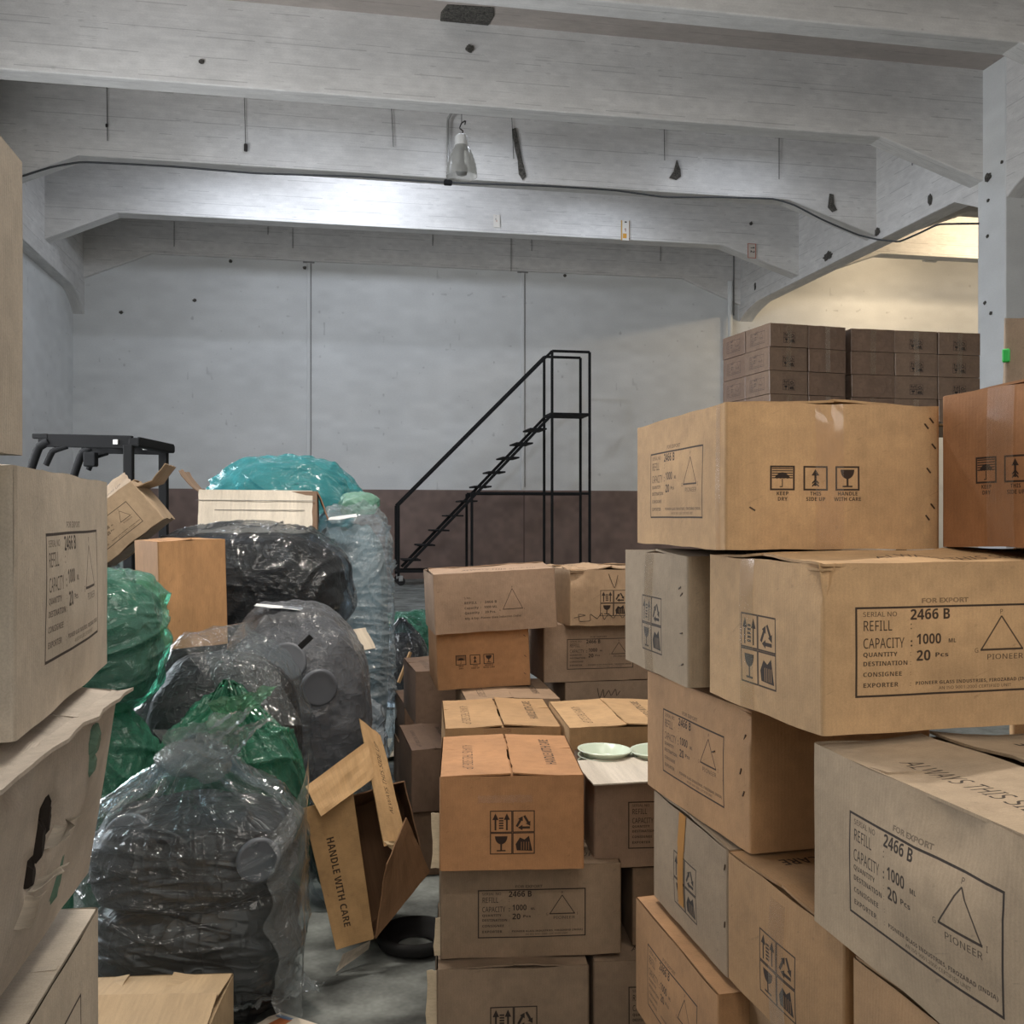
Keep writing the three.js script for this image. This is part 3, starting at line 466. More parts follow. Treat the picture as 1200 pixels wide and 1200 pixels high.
// ---------------------------------------------------------------- rolling stairs
{
  const base = [1.544, 0.042, -21.2], ox = base[0], z0 = -21.2, z1 = -22.0, T = 0.055;
  const g = thing('rolling_stairs', 'tall black steel rolling stairs with platform and handrails before the back wall', 'stairs', [ox, 0, z0]);
  const X = (v) => v - ox, xr = [5.719, 3.433, -21.2][0] - ox, xp = [4.875, 3.419, -21.2][0] - ox, top = [5.296, 5.067, -21.2][1], plat = [5.296, 3.706, -21.2][1], low = [1.544, 1.703, -21.2][1], mid = [3.987, 1.966, -21.2][1], xm = [3.111, 1.56, -21.2][0] - ox, sx = [1.814, 0.563, -21.2][0] - ox;
  const W = z1 - z0;
  for (const z of [0, W]) {
    part(g, 'handrail', merge([bar([0, low, z], [xp, top, z], T, T), bar([xp, top, z], [xr, top, z], T, T)]), M.blackSteel);
    part(g, 'newel_post', bar([0, 0.2, z], [0, low, z], T, T), M.blackSteel);
    for (const x of [xp, xr]) part(g, 'upright_post', bar([x, 0.2, z], [x, top, z], T, T), M.blackSteel);
    part(g, 'middle_post', bar([xm, 0.2, z], [xm, mid, z], T, T), M.blackSteel);
    part(g, 'stringer', bar([0.12, 0.36, z], [xp, plat - 0.02, z], T, T * 1.1), M.blackSteel);
    part(g, 'side_rail', bar([xm, mid, z], [xr, mid, z], T, T), M.blackSteel);
    part(g, 'bottom_rail', bar([0, 0.3, z], [xr, 0.3, z], T, T), M.blackSteel);
  }
  for (const x of [0, xp, xr]) part(g, 'cross_rail', bar([x, x ? plat : 0.3, 0], [x, x ? plat : 0.3, W], T, T), M.blackSteel);
  for (let i = 0; i < 10; i++) { const t = (i + 0.55) / 10.55, x = 0.12 + (xp - 0.12) * t, y = 0.36 + (plat - 0.38) * t; part(g, 'tread', boxAt(0.38, 0.035, -W, x, y, W / 2, 0.008), M.blackSteel); }
  part(g, 'platform', boxAt(xr - xp + 0.05, 0.05, -W, (xr + xp) / 2, plat, W / 2, 0.01), M.blackSteel);
  for (const x of [0.05, xp, xr]) for (const z of [0, W]) { const c = part(g, 'caster', new THREE.CylinderGeometry(0.09, 0.09, 0.05, 20).rotateX(Math.PI / 2).translate(x, 0.09, z), M.rubber); part(c, 'caster_fork', boxAt(0.09, 0.12, 0.07, x, 0.15, z, 0.01), M.steel); }
}

// ---------------------------------------------------------------- forklift
{
  const g = thing('forklift', 'forklift behind the bag pile, only its black overhead guard showing', 'forklift', [[-2.789, 2.253, -10.7][0], 0, [-2.789, 2.253, -10.7][2]]);
  g.rotation.y = -TURN * D;
  const y = 2.25, L = 0.86, Wd = -1.0, S = M.blackSteel;                     // local x along the truck, z away from the camera
  for (const [z, k] of [[0, 0], [Wd, 1]]) {
    part(g, 'guard_rail', merge([bar([-0.02, y - 0.03, z], [L + 0.06, y - 0.05, z], 0.05, 0.13), boxAt(0.16, 0.05, 0.06, 0.0, y + 0.01, z, 0.01)]), S);
    part(g, 'front_leg', tube([[0.08, y - 0.04, z], [-0.02, y - 0.1, z], [-0.1, y - 0.32, z], [-0.22, y - 0.75, z], [-0.28, 1.0, z]], 0.045, 24, 8), S);
    part(g, 'rear_leg', boxAt(0.1, y - 0.75, 0.07, L + 0.02, (y + 0.65) / 2 - 0.02, z, 0.015), S);
    part(g, 'gusset', tube([[0.05, y - 0.28, z], [0.12, y - 0.14, z], [0.26, y - 0.09, z]], 0.03, 12, 6), S);
  }
  for (let i = 0; i < 5; i++) part(g, 'guard_bar', boxAt(0.035, 0.045, 1.0, 0.14 + i * 0.21, y - 0.02, Wd / 2, 0.008), S);
  part(g, 'guard_end', boxAt(0.12, 0.09, 1.06, L + 0.08, y - 0.05, Wd / 2, 0.02), S);
  for (const z of [-0.05, -0.85]) part(g, 'rear_light', boxAt(0.05, 0.05, 0.02, L - 0.1, y - 0.05, z + 0.08, 0.005), M.lampWhite);
  part(g, 'work_light', boxAt(0.14, 0.16, 0.1, 0.12, y - 0.17, Wd + 0.1, 0.02), S);
  part(g, 'truck_body', merge([boxAt(1.5, 0.7, 0.98, 0.4, 0.6, Wd / 2, 0.06), boxAt(0.5, 0.5, 0.96, 1.0, 0.95, Wd / 2, 0.08), boxAt(0.55, 0.16, 0.5, 0.5, 1.0, Wd / 2, 0.05)]), new THREE.MeshStandardMaterial({ color: 0x2f3a36, roughness: 0.5 }));
  for (const x of [-0.2, 0.95]) for (const z of [0.02, Wd - 0.02]) part(g, 'wheel', new THREE.CylinderGeometry(0.26, 0.26, 0.2, 28).rotateX(Math.PI / 2).translate(x, 0.26, z - Math.sign(z + 0.5) * 0.06), M.rubber);
  for (const z of [-0.3, -0.7]) part(g, 'mast', boxAt(0.1, 1.9, 0.08, -0.46, 1.0, z, 0.01), S);
}

// ---------------------------------------------------------------- cartons: right stack
const W4 = 'W4', W3 = 'W3', L1 = 'L', L2 = 'L2', LB = 'LB', WB = 'WB';
const A = 0.465, B = 0.36, HH = 0.242;
const st = (k, list) => list.map(([s, t, a]) => [k, s, t, a]);
// top row
carton({ label: 'large tan carton topmost on the right stack, front with three handling signs', at: [0.644, 1.396, -1.538], w: 0.386, d: 0.49, h: HH, phi: 10, tone: 'tan', prints: [W3, L1, W3, L1], flaps: [1, 1.2, 0, 0], bulge: 0.003,
  tapes: [[0, 0.47, 0.05, 0.0, 1, M.tape], [3, 0.94, 0.018, 0, 1, M.tape]], staples: st(0, [[0.955, 0.9, -50], [0.93, 0.86, -50], [0.965, 0.72, -50], [0.94, 0.55, -50], [0.96, 0.3, -50], [0.935, 0.22, -50], [0.12, 0.28, -30]]), dents: [[0, 0.47, 1, 0.03, 0.008]], seed: 11 });
carton({ label: 'dark orange carton at the right frame edge, beside the topmost tan carton', at: [1.011, 1.402, -1.504], corner: 'bl', w: 0.48, d: 0.36, h: 0.25, phi: 24, tone: 0xa9713c, prints: [L1, W3, L1, W3], flaps: [0, 0, 2.5, 2], tapes: [[3, 0.33, 0.05, 0, 1, M.tape]], seed: 12 });
// second row
carton({ label: 'tan carton printed 2466 B under the topmost tan carton, torn upper corner', at: [0.687, 1.142, -1.295], w: 0.52, d: 0.37, h: HH, phi: 14, tone: 0xc79f6c, prints: ['LS', 'W4S', L1, W4], flaps: [0, 0, 2.6, 2], flapCrumple: 0.006, tear: 0.012, bulge: 0.004, dents: [[0, 0.0, 1, 0.05, 0.012], [3, 1, 1, 0.06, 0.02]],
  tapes: [[3, 0.4, 0.048, 0, 1, M.tape]], seed: 13 });
carton({ label: 'grey carton behind the printed tan carton, clear tape on its left side', at: [0.648, 1.141, -1.72], w: 0.48, d: 0.37, h: HH - 0.004, phi: 11.5, tone: 0xa69278, prints: [L1, W4, L1, W4], flaps: [0, 0, 1, 1], tapes: [[3, 0.45, 0.048, 0, 1, M.tape]], staples: st(3, [[0.9, 0.75, 20], [0.92, 0.7, 30], [0.92, 0.4, 10], [0.93, 0.16, 20]]), seed: 14 });
carton({ label: 'hidden carton of the second row right of the printed tan carton', at: [1.401, 1.139, -1.151], w: 0.46, d: 0.36, h: HH, phi: 14, tone: 'tan', prints: [L1, W4, L1, W4], seed: 15 });
// third row
carton({ label: 'orange tan carton with shaded open gap in front, under the taped grey carton', at: [0.722, 0.869, -1.614], w: 0.36, d: 0.47, h: 0.246, phi: 14.5, tone: 0xb98a56, prints: [WB, L1, W4, L1], flaps: [1, 1, 0, 0], dents: [[3, 0.96, 0.95, 0.05, 0.012]], staples: st(3, [[0.95, 0.8, 60], [0.93, 0.55, 70], [0.95, 0.4, 60], [0.72, 0.6, 20]]), seed: 16 });
carton({ label: 'grey carton with upward flap lettering, lowest of the two fully printed front cartons', at: [0.692, 0.867, -1.335], corner: 'bl', w: 0.36, d: 0.5, h: 0.255, phi: 12.8, tone: 0xb29c80, prints: [W4, L1, W4, L1], flaps: [2, 3, 1, 1], gap: 0.02, bulge: 0.009, crumple: 0.006, flapCrumple: 0.005, tear: 0.006, dents: [[3, 0.1, 0.82, 0.012, 0.02], [3, 0.62, 0.94, 0.09, 0.012]], seed: 17 });
// fourth row
carton({ label: 'grey carton with brown tape strip, below the orange tan gap carton', at: [0.701, 0.635, -1.664], w: 0.48, d: 0.395, h: 0.226, phi: 11.2, tone: 0x9c866c, prints: [L1, W4, L1, W4], flaps: [0, 0, 0.6, 0.6], tapes: [[3, 0.45, 0.035, 0.7, 1, M.tapeBrown], [3, 0.45, 0.03, 0.2, 0.72, M.tapeBrown]], staples: st(3, [[0.97, 0.85, 70], [0.97, 0.4, 80]]), seed: 18 });
carton({ label: 'tan carton with tape over its four signs, below the grey lettered carton', at: [0.71, 0.644, -1.276], w: 0.46, d: 0.375, h: 0.22, phi: 13, tone: 0xa87f4e, prints: [LB, W4, LB, W4], flaps: [0, 0, 0.6, 0.6], tapes: [[3, 0.5, 0.05, 0, 0.92, M.tape]], seed: 19 });  // tone slightly darkened, standing in for shade low in the stack
carton({ label: 'tan carton in the lower right corner, plain side under the grey lettered carton', at: [0.698, 0.652, -1.237], corner: 'bl', w: 0.46, d: 0.37, h: 0.208, phi: 12.6, tone: 0xa68054, prints: [L1, WB, L1, WB], flaps: [0, 0, 2, 2], seed: 20 });
// fifth and sixth rows; the fifth is toned darker in place of shade
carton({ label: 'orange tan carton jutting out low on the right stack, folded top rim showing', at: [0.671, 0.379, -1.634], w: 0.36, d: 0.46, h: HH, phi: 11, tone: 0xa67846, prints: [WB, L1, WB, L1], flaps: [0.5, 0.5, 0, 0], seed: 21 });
carton({ label: 'tan carton toned dark for shade, in the bottom row corner below the taped sign carton', at: [0.742, 0.407, -1.265], w: 0.46, d: 0.37, h: HH, phi: 13, tone: 0x96744c, prints: [LB, WB, LB, WB], seed: 22 });
carton({ label: 'pale carton corner at the bottom of the right stack, beside the brown middle cartons', at: [0.791, 0, -1.815], w: 0.48, d: 0.38, h: 0.37, phi: 12.8, tone: 0xc3b6a4, prints: [L1, WB, L1, WB], seed: 23 });
// far right, behind the dark orange carton
const clipped = carton({ label: 'grey brown carton with a green clip at the right frame edge, behind the orange carton', at: [1.473, 1.621, -1.962], w: 0.46, d: 0.36, h: 0.265, phi: -28, tone: 0x9d8a76, prints: [LB, WB, LB, WB], flaps: [0, 0, 1, 1], crumple: 0.01, tapes: [[0, 0.09, 0.016, 0.1, 0.55, M.tape]], seed: 24 });
{ const m = part(clipped, 'green_clip', new RoundedBoxGeometry(0.016, 0.03, 0.012, 2, 0.004), new THREE.MeshStandardMaterial({ color: 0x1fae4a, roughness: 0.4 }), 'bright green clip'); m.position.copy(clipped.worldToLocal(V([1.47, 1.804, -1.952]))); }
carton({ label: 'hidden carton carrying the grey brown carton with the green clip', at: [1.461, 1.387, -1.923], w: 0.48, d: 0.37, h: HH - 0.01, phi: -28, tone: 'tan', prints: [LB, WB, LB, WB], seed: 25 });

// the columns below, out of the picture, that carry the rows above
for (const [[x, , z], corner, w, d, phi, rows, top, s, where] of [[[1.401, 1.139, -1.151], 'fl', 0.46, 0.36, 14, 4, 1.134, 201, 'right end of the right stack'], [[1.461, 1.387, -1.923], 'fl', 0.48, 0.37, -28, 5, 1.382, 206, 'back of the right stack'], [[0.698, 0.652, -1.237], 'bl', 0.46, 0.37, 12.6, 3, 0.648, 212, 'front foot of the right stack'], [[0.805, 0.37, -1.304], 'fl', 0.32, 0.3, 13, 1, 0.4, 216, 'foot of the right stack'], [[-0.271, 0.48, -1.287], 'br', 0.36, 0.47, 10, 2, 0.474, 218, 'foot of the left stack']])
  for (let r = 0; r < rows; r++) carton({ label: `unseen carton carrying the rows above at the ${where}`, at: [x, r * top / rows, z], corner, w, d, h: top / rows - 0.006, phi, tone: 'tan', prints: [LB, WB, LB, WB], cuts: 6, rows: 4, flaps: [0, 0, 0, 0], seed: s + r, group: `unseen cartons at the ${where}` });
// ---------------------------------------------------------------- cartons: left stack beside the camera
carton({ label: 'upper left carton nearest the camera, cut off by the frame edge', at: [-0.245, 1.5, -0.891], corner: 'br', w: 0.36, d: 0.48, h: HH, phi: 12, tone: 0xd0c4b4, prints: [W4, LB, W4, LB], flaps: [0.5, 0.8, 0, 0], cuts: 20, seed: 31 });
carton({ label: 'grey brown carton with boxed consignment print on the left stack, crumpled lid', at: [-0.266, 1.254, -0.94], corner: 'fr', w: 0.36, d: 0.48, h: HH, phi: 13, tone: 0xd0c4b4, prints: [WB, L1, WB, L1], flaps: [1, 1.6, 1, 1], flapCrumple: 0.009, tear: 0.014, crumple: 0.004, cuts: 20, rows: 14, seed: 32 });
const torn = carton({ label: 'battered pale carton with torn hole on the left stack, flap bent outward', at: [-0.286, 1.011, -1.31], corner: 'br', w: 0.36, d: 0.47, h: 0.225, phi: 9, roll: -9, tone: 0xc9beb2, prints: [WB, LB, WB, LB], flaps: [0, 1, 1, 1], crumple: 0.006, cuts: 26, rows: 18, bulge: 0.008, seed: 33, dents: [[1, 0.42, 0.62, 0.035, 0.03], [1, 0.36, 0.47, 0.022, 0.026], [1, 0.2, 0.98, 0.035, 0.03], [1, 0.75, 0.3, 0.08, 0.008]] });
{
  const m = part(torn, 'bent_flap', boardSheet(0.47, 0.024, { tear: 0.006, crumple: 0.003, curl: 0.004, seed: 5 }), kraft(0xc9beb2, 0), 'pale flap folded outward'); m.position.set(0.172, 0.226, 0.0); m.rotation.order = 'YXZ'; m.rotation.set(-0.12, Math.PI / 2, 0);
  const hole = new THREE.MeshStandardMaterial({ color: 0x241d18, roughness: 1 });
  for (const [z, y, w, h, s] of [[0.045, 0.13, 0.012, 0.03, 3], [0.06, 0.102, 0.01, 0.022, 6], [0.035, 0.15, 0.007, 0.03, 7]]) patch(torn, 'torn_hole', [0.178, y, z], ragged(w, h, s, 0.3), hole, 'x', 0.004).scale.x = -1;
  const green = new THREE.MeshStandardMaterial({ color: 0x5c7868, roughness: 0.8 });
  for (const [z, y, w, h, s] of [[-0.11, 0.19, 0.016, 0.02, 11], [-0.11, 0.165, 0.014, 0.014, 12], [-0.03, 0.07, 0.012, 0.04, 13]]) patch(torn, 'green_scrap', [0.186, y, z], ragged(w, h, s), green, 'x', 0.003);
  for (const [z, y, s] of [[0.05, 0.09, 21], [0.02, 0.125, 22], [0.085, 0.075, 23]]) { const q = part(torn, 'torn_paper', boardSheet(0.03, 0.022, { thick: 0.001, tear: 0.012, curl: 0.02, seed: s }), kraft(0xd8cdbd, 0)); q.position.set(0.186, y, z); q.rotation.set(0.5, Math.PI / 2, 0.4 * (s - 22)); }
}
carton({ label: 'pale carton with clean lid edge, lowest on the left stack in view', at: [-0.269, 0.74, -1.287], corner: 'br', w: 0.36, d: 0.47, h: 0.235, phi: 10, tone: 0xc6baa9, prints: [WB, L1, WB, L1], flaps: [0.5, 1.5, 1, 1], cuts: 16, bulge: 0.004, seed: 34 });
carton({ label: 'hidden carton under the left stack', at: [-0.271, 0.48, -1.287], corner: 'br', w: 0.36, d: 0.47, h: 0.25, phi: 10, tone: 'grey', prints: [WB, LB, WB, LB], seed: 35, group: 'hidden cartons' });

// marker pen strokes on a carton's front face
function scrawl(g, z, pts) { const c = new THREE.CatmullRomCurve3(pts.map(([x, y]) => V([x, y, z])), false, 'catmullrom', 0.15), q = new THREE.TubeGeometry(c, pts.length * 6, 0.0011, 4); part(g, 'marker_scrawl', q, new THREE.MeshStandardMaterial({ color: 0x2b211d, roughness: 0.8 }), 'dark marker handwriting'); }
// a pale ragged strip of board standing out from a carton's left front edge
function tornEdge(g, x, z, h, out) { const q = boardSheet(h, out, { tear: 0.007, crumple: 0.002, thick: 0.003, seed: Math.round(h * 900) }); q.rotateX(Math.PI / 2); q.rotateZ(-Math.PI / 2); q.translate(x + 0.002, h / 2 + 0.004, z - 0.012); part(g, 'torn_edge', q, kraft(0xd6c4a6, 0), 'pale ragged board edge'); }
// ---------------------------------------------------------------- cartons: middle stack
carton({ label: 'brown carton with plain triangle print, tilted on top of the middle stack', at: [0.426, 0.99, -3.888], w: 0.49, d: 0.42, h: 0.235, phi: 10, roll: 2.6, tone: 0xa88a70, prints: [L2, WB, L2, WB], flaps: [0, 0, 2, 3], flapCrumple: 0.006, tear: 0.01, seed: 41 });
carton({ label: 'orange carton with three signs, under the tilted triangle carton', at: [0.444, 0.761, -3.956], w: 0.375, d: 0.44, h: 0.235, phi: 9, roll: 2, tone: 0xb57f48, prints: [W3, LB, W3, LB], staples: st(0, [[0.95, 0.85, -40], [0.95, 0.5, -40], [0.94, 0.2, -40]]), seed: 42 });
const handwritten = carton({ label: 'tan carton with handwriting and torn lid, top right of the middle stack', at: [0.997, 0.999, -4.005], w: 0.37, d: 0.46, h: 0.232, phi: 12, tone: 0xb2926f, prints: [W4, LB, W4, LB], flaps: [3, 1, 4, 4], flapCrumple: 0.01, tear: 0.02, crumple: 0.005, dents: [[0, 0.02, 1, 0.06, 0.03]], seed: 43 });
scrawl(handwritten, 0.235, [[-0.17, 0.035], [-0.12, 0.045], [-0.15, 0.05], [-0.145, 0.02], [-0.1, 0.022], [-0.1, 0.05], [-0.07, 0.03], [-0.05, 0.055], [-0.04, 0.025], [-0.02, 0.05], [0.0, 0.03], [0.02, 0.055], [0.04, 0.03], [0.06, 0.055], [0.08, 0.035], [0.1, 0.055], [0.12, 0.035], [0.15, 0.05], [0.17, 0.045]]); scrawl(handwritten, 0.235, [[-0.02, 0.215], [0.005, 0.155], [0.02, 0.21]]);
carton({ label: 'brown carton with boxed print, second from top at right of middle stack', at: [0.907, 0.754, -4.103], w: 0.49, d: 0.37, h: HH, phi: 11, tone: 0xa2856b, prints: [L1, WB, L1, WB], seed: 44 });
const scribbled = carton({ label: 'brown carton with scribble over four signs, third from top at right of middle stack', at: [1, 0.509, -4.106], w: 0.38, d: 0.46, h: HH, phi: 10, tone: 0x9b826b, prints: [W4, LB, W4, LB], seed: 45 });
scrawl(scribbled, 0.235, [[-0.05, 0.215], [-0.04, 0.17], [-0.025, 0.21], [-0.02, 0.175], [0.0, 0.205], [0.01, 0.18], [0.03, 0.21], [0.035, 0.18], [0.05, 0.2]]);
carton({ label: 'tan carton with taped lid slit, behind the taller orange carton in the middle', at: [0.379, 0.531, -3.185], w: 0.378, d: 0.5, h: 0.24, phi: 5, tone: 0xb98f5c, prints: [WB, LB, WB, LB], flaps: [1, 2, 1, 1], gap: 0.012, tapes: [[0, 0.45, 0.09, 0.3, 1, M.tape]], seed: 46 });
carton({ label: 'pale lidded carton behind the open carton of plates', at: [0.757, 0.543, -3.053], w: 0.37, d: 0.46, h: 0.243, phi: 6, tone: 0xc39a66, prints: [WB, LB, WB, LB], flaps: [1, 2.5, 1, 1], seed: 47 });
const orangeFour = carton({ label: 'orange carton with four signs and stuck clear tape, front of the middle stack', at: [0.289, 0.546, -2.54], w: 0.372, d: 0.47, h: 0.24, phi: 3, tone: 0xb98149, prints: [W4, LB, W4, LB], flaps: [1.5, 0.8, 1, 1], gap: 0.012, bulge: 0.004, dents: [[0, 0.5, 0.75, 0.1, 0.004]], tapes: [[0, 0.45, 0.14, 0.72, 0.8, M.tape]], seed: 48 });
tornEdge(orangeFour, -0.186, 0.235, 0.14, 0.022);
carton({ label: 'open grey brown carton holding pale plates, beside the orange four sign carton', at: [0.722, 0.492, -2.632], w: 0.46, d: 0.36, h: 0.242, phi: 5, tone: 0x9a7f69, prints: [L1, WB, L1, WB], open: true, flaps: [null, null, null, null], seed: 49 });
const widePrint = carton({ label: 'wide grey brown carton with boxed print, under the orange four sign carton', at: [0.303, 0.277, -2.64], w: 0.485, d: 0.37, h: HH, phi: 4, tone: 0x927b63, prints: [L1, WB, L1, WB], bulge: 0.004, seed: 50 });  // bottom rows toned darker, shade low in the stack put into the colour
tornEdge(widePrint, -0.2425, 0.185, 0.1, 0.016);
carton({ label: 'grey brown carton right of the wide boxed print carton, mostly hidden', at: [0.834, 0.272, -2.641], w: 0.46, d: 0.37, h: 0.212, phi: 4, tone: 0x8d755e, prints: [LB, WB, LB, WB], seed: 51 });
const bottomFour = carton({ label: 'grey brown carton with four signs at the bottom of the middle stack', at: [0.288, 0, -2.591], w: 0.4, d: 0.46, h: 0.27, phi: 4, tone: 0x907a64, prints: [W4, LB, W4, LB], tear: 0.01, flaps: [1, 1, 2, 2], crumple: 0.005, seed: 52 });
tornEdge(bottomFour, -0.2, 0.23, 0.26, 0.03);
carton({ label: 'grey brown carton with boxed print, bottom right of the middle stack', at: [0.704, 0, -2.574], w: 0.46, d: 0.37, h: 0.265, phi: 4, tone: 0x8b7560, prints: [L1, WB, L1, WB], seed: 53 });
carton({ label: 'brown carton with a plain lid, carrying the orange carton with three signs', at: [0.522, 0.526, -3.707], w: 0.36, d: 0.48, h: 0.235, phi: 8, tone: 'brown', prints: [LB, WB, LB, WB], seed: 68 });
// support behind, and the boxes peeping out at the left of the middle stack
carton({ label: 'carton under the brown carton with scribble in the middle stack, hidden', at: [0.957, 0.267, -4.114], w: 0.46, d: 0.44, h: 0.243, phi: 11, tone: 'brown', prints: [LB, WB, LB, WB], seed: 54, group: 'hidden cartons' });
carton({ label: 'dark brown carton with pale lid at the far left edge of the middle stack', at: [0.406, 0.511, -4.523], w: 0.36, d: 0.46, h: 0.238, phi: 13, tone: 0x7d6350, prints: [WB, LB, WB, LB], flaps: [2, 1, 2, 2], tear: 0.01, seed: 55 });
carton({ label: 'dark brown carton with clean pale lid, jutting left from the middle stack', at: [0.341, 0.273, -3.986], w: 0.2, d: 0.5, h: 0.245, phi: 12, tone: 0x7c614e, prints: [WB, LB, WB, LB], seed: 56 });
carton({ label: 'small slice of brown carton with orange lid, leftmost beside the middle stack', at: [0.407, 0.244, -5.164], w: 0.37, d: 0.46, h: 0.235, phi: 13, tone: 0x765a46, prints: [WB, LB, WB, LB], seed: 57 });
carton({ label: 'brown carton on the floor under the dark carton with clean pale lid', at: [0.344, 0.003, -4.026], w: 0.21, d: 0.48, h: 0.26, phi: 12, tone: 0x8a6c54, prints: [WB, LB, WB, LB], seed: 58 });
carton({ label: 'brown carton on the floor under the leftmost slice of carton', at: [0.398, 0.012, -5.114], w: 0.4, d: 0.46, h: 0.235, phi: 13, tone: 0x8a6c54, prints: [WB, LB, WB, LB], seed: 59 });
for (const [p, w, d, h, s] of [[[0.379, 0.279, -3.185], 0.37, 0.46, 0.245, 60], [[0.379, 0.017, -3.185], 0.37, 0.46, 0.262, 61], [[0.757, 0.301, -3.053], 0.38, 0.46, 0.245, 62], [[0.757, 0.028, -3.053], 0.38, 0.46, 0.262, 63], [[0.957, 0.014, -4.114], 0.46, 0.44, 0.255, 64], [[0.524, 0.287, -3.727], 0.36, 0.48, 0.245, 66], [[0.524, 0.049, -3.727], 0.36, 0.48, 0.25, 67], [[0.421, 0.226, -4.683], 0.36, 0.44, 0.24, 65]])
  carton({ label: 'hidden carton deep inside the middle stack', at: p, w, d, h, phi: 5, tone: 'brown', prints: [LB, WB, LB, WB], seed: s, group: 'hidden cartons' });
// ---------------------------------------------------------------- plates in the open carton
{
  const mat = new THREE.MeshStandardMaterial({ color: 0xcfdccb, roughness: 0.25 });
  const R = 0.079, prof = (r) => [[0, 0], [r * 0.6, 0], [r * 0.66, 0.008], [r * 0.9, 0.03], [r, 0.034], [r * 1.0, 0.038], [r * 0.9, 0.036], [r * 0.64, 0.014], [r * 0.58, 0.007], [0, 0.007]].map((p) => new THREE.Vector2(...p));
  const plate = new THREE.LatheGeometry(prof(R), 48);
  [[[0.805, 0.734, -2.82], 'wide pale green plate, left one showing in the open carton'], [[0.957, 0.734, -2.791], 'pale green plate, right one behind the lid of the open carton']].forEach(([p, lab], i) => {
    const t = solo('dinner_plate', plate, mat, lab, 'plate', [p[0], 0.735, p[2]]); t.rotation.z = i ? 0.05 : -0.03;
    for (let k = 1; k < 4; k++) { const c = t.clone(); c.name = numbered('dinner_plate'); c.position.y -= k * 0.018; scene.add(c); tag(c, `pale green plate under the ${i ? 'right' : 'left'} showing plate in the open carton`, 'plate', `lower plates of the ${i ? 'right' : 'left'} pile in the open carton`); }
  });
  const m = solo('lid_flap_sheet', boardSheet(0.44, 0.2, { crumple: 0.004, tear: 0.006, seed: 77, slot: 'PL', curl: 0.01 }), kraft(0xd9d0c4, 0), 'whitish carton lid lying half over the pale plates', 'board', [0.925, 0.739, -2.573]); m.rotation.order = 'YXZ'; m.rotation.set(-0.04, 0.01 + Math.PI, 0);
}

// ---------------------------------------------------------------- shrink wrapped stacks beyond the column
{
  const w = 0.405, d = 0.48, h = 0.236, pitch = 0.2415, turn = (14 - TURN) * D, ordinals = ['first', 'second'];
  const tones = [0x8a7260, 0x846b5a, 0x8f7765];
  const skinFor = (k, prints) => { const q = { seed: 300 + k, bulge: 0.006, crumple: 0.004, cuts: 6, rows: 4 }; const s = cartonSkin(w, d, h, q); return merge([...skinGeometry(s, h, prints, q), flatSheet(w - 0.01, d - 0.01, 0.002, false), flatSheet(w - 0.012, d - 0.012, h - 0.004, true)]); };
  const shapes = [skinFor(0, [W4, LB, W4, L1]), skinFor(1, [WB, LB, WB, L1]), skinFor(2, [W4, L1, W4, LB])];
  const wrapCache = new Map(), wrapped = (c, k) => { const key = c + '/' + k; if (!wrapCache.has(key)) wrapCache.set(key, new THREE.MeshPhysicalMaterial({ color: c, map: atlas[k], bumpMap: scaled(crinkleBump, 1), bumpScale: 0.004, roughness: 0.7, clearcoat: 0.7, clearcoatRoughness: 0.2 })); return wrapCache.get(key); };
  const tapeG = boxAt(0.05, h, 0.002, 0, h / 2, d / 2 + 0.007);
  function wall(origin, cols, deep, which, bottom) {
    const wide = which ? 1.24 : 1.1, phi = which ? 11 : 17, turn = (phi - TURN) * D, w = 0.405 * wide;
    const base = new THREE.Vector3(origin[0], 0, origin[2]), ex = new THREE.Vector3(Math.cos(turn), 0, -Math.sin(turn)), ez = new THREE.Vector3(Math.sin(turn), 0, Math.cos(turn));
    for (let r = 0; r < 4; r++) for (let c = 0; c < cols; c++) for (let q = 0; q < deep; q++) {
      if (q && c) continue;
      const k = (r * 3 + c + q + which) % 3, jig = 0.012 * n3(r * 3.3, c * 4.7, which + q * 2.2);
      const g = thing('wrapped_carton', q ? `carton behind the left end of the ${['topmost', 'second', 'third', 'bottom'][3 - r]} row in the left wrapped stack` : `dark carton, ${['first', 'second', 'third'][c]} from left in the ${['bottom', 'third', 'second', 'topmost'][r]} row of the ${which ? 'right' : 'left'} wrapped stack`, 'carton', [0, 0, 0], 'wrapped cartons beyond the column');
      g.position.copy(base).addScaledVector(ex, (c + 0.5) * (w + 0.008) + jig).addScaledVector(ez, -(q + 0.5) * (d + 0.006) + jig); g.position.y = bottom + r * pitch; g.rotation.y = turn + jig * 0.6;
      g.scale.x = wide; part(g, 'box_body', shapes[k], wrapped(tones[k], k % 2)); if (r !== 1) part(g, 'packing_tape', tapeG, M.tape);
    }
  }
  const deck = 2.455, o1 = [4.451, 2.543, -9.491], o2 = [5.421, 2.576, -9.624];
  wall(o1, 2, 2, 0, deck + 0.012); wall(o2, 3, 1, 1, deck + 0.012);
  const g = thing('storage_rack', 'storage rack carrying the wrapped cartons, hidden behind the near cartons', 'rack', [o1[0], 0, o1[2]]); g.rotation.y = turn;
  for (const x of [0.0, 2.2]) for (const z of [-0.06, -0.95]) part(g, 'upright', boxAt(0.09, deck - 0.01, 0.08, x, (deck - 0.01) / 2, z, 0.006), M.rack);
  for (const z of [-0.06, -0.95]) part(g, 'rack_beam', boxAt(2.3, 0.12, 0.05, 1.1, deck - 0.09, z, 0.006), M.rack);
  for (let i = 0; i < 6; i++) part(g, 'deck_board', boxAt(2.34, 0.022, 0.15, 1.1, deck - 0.018, -0.08 - i * 0.165, 0.004), M.wood);
}

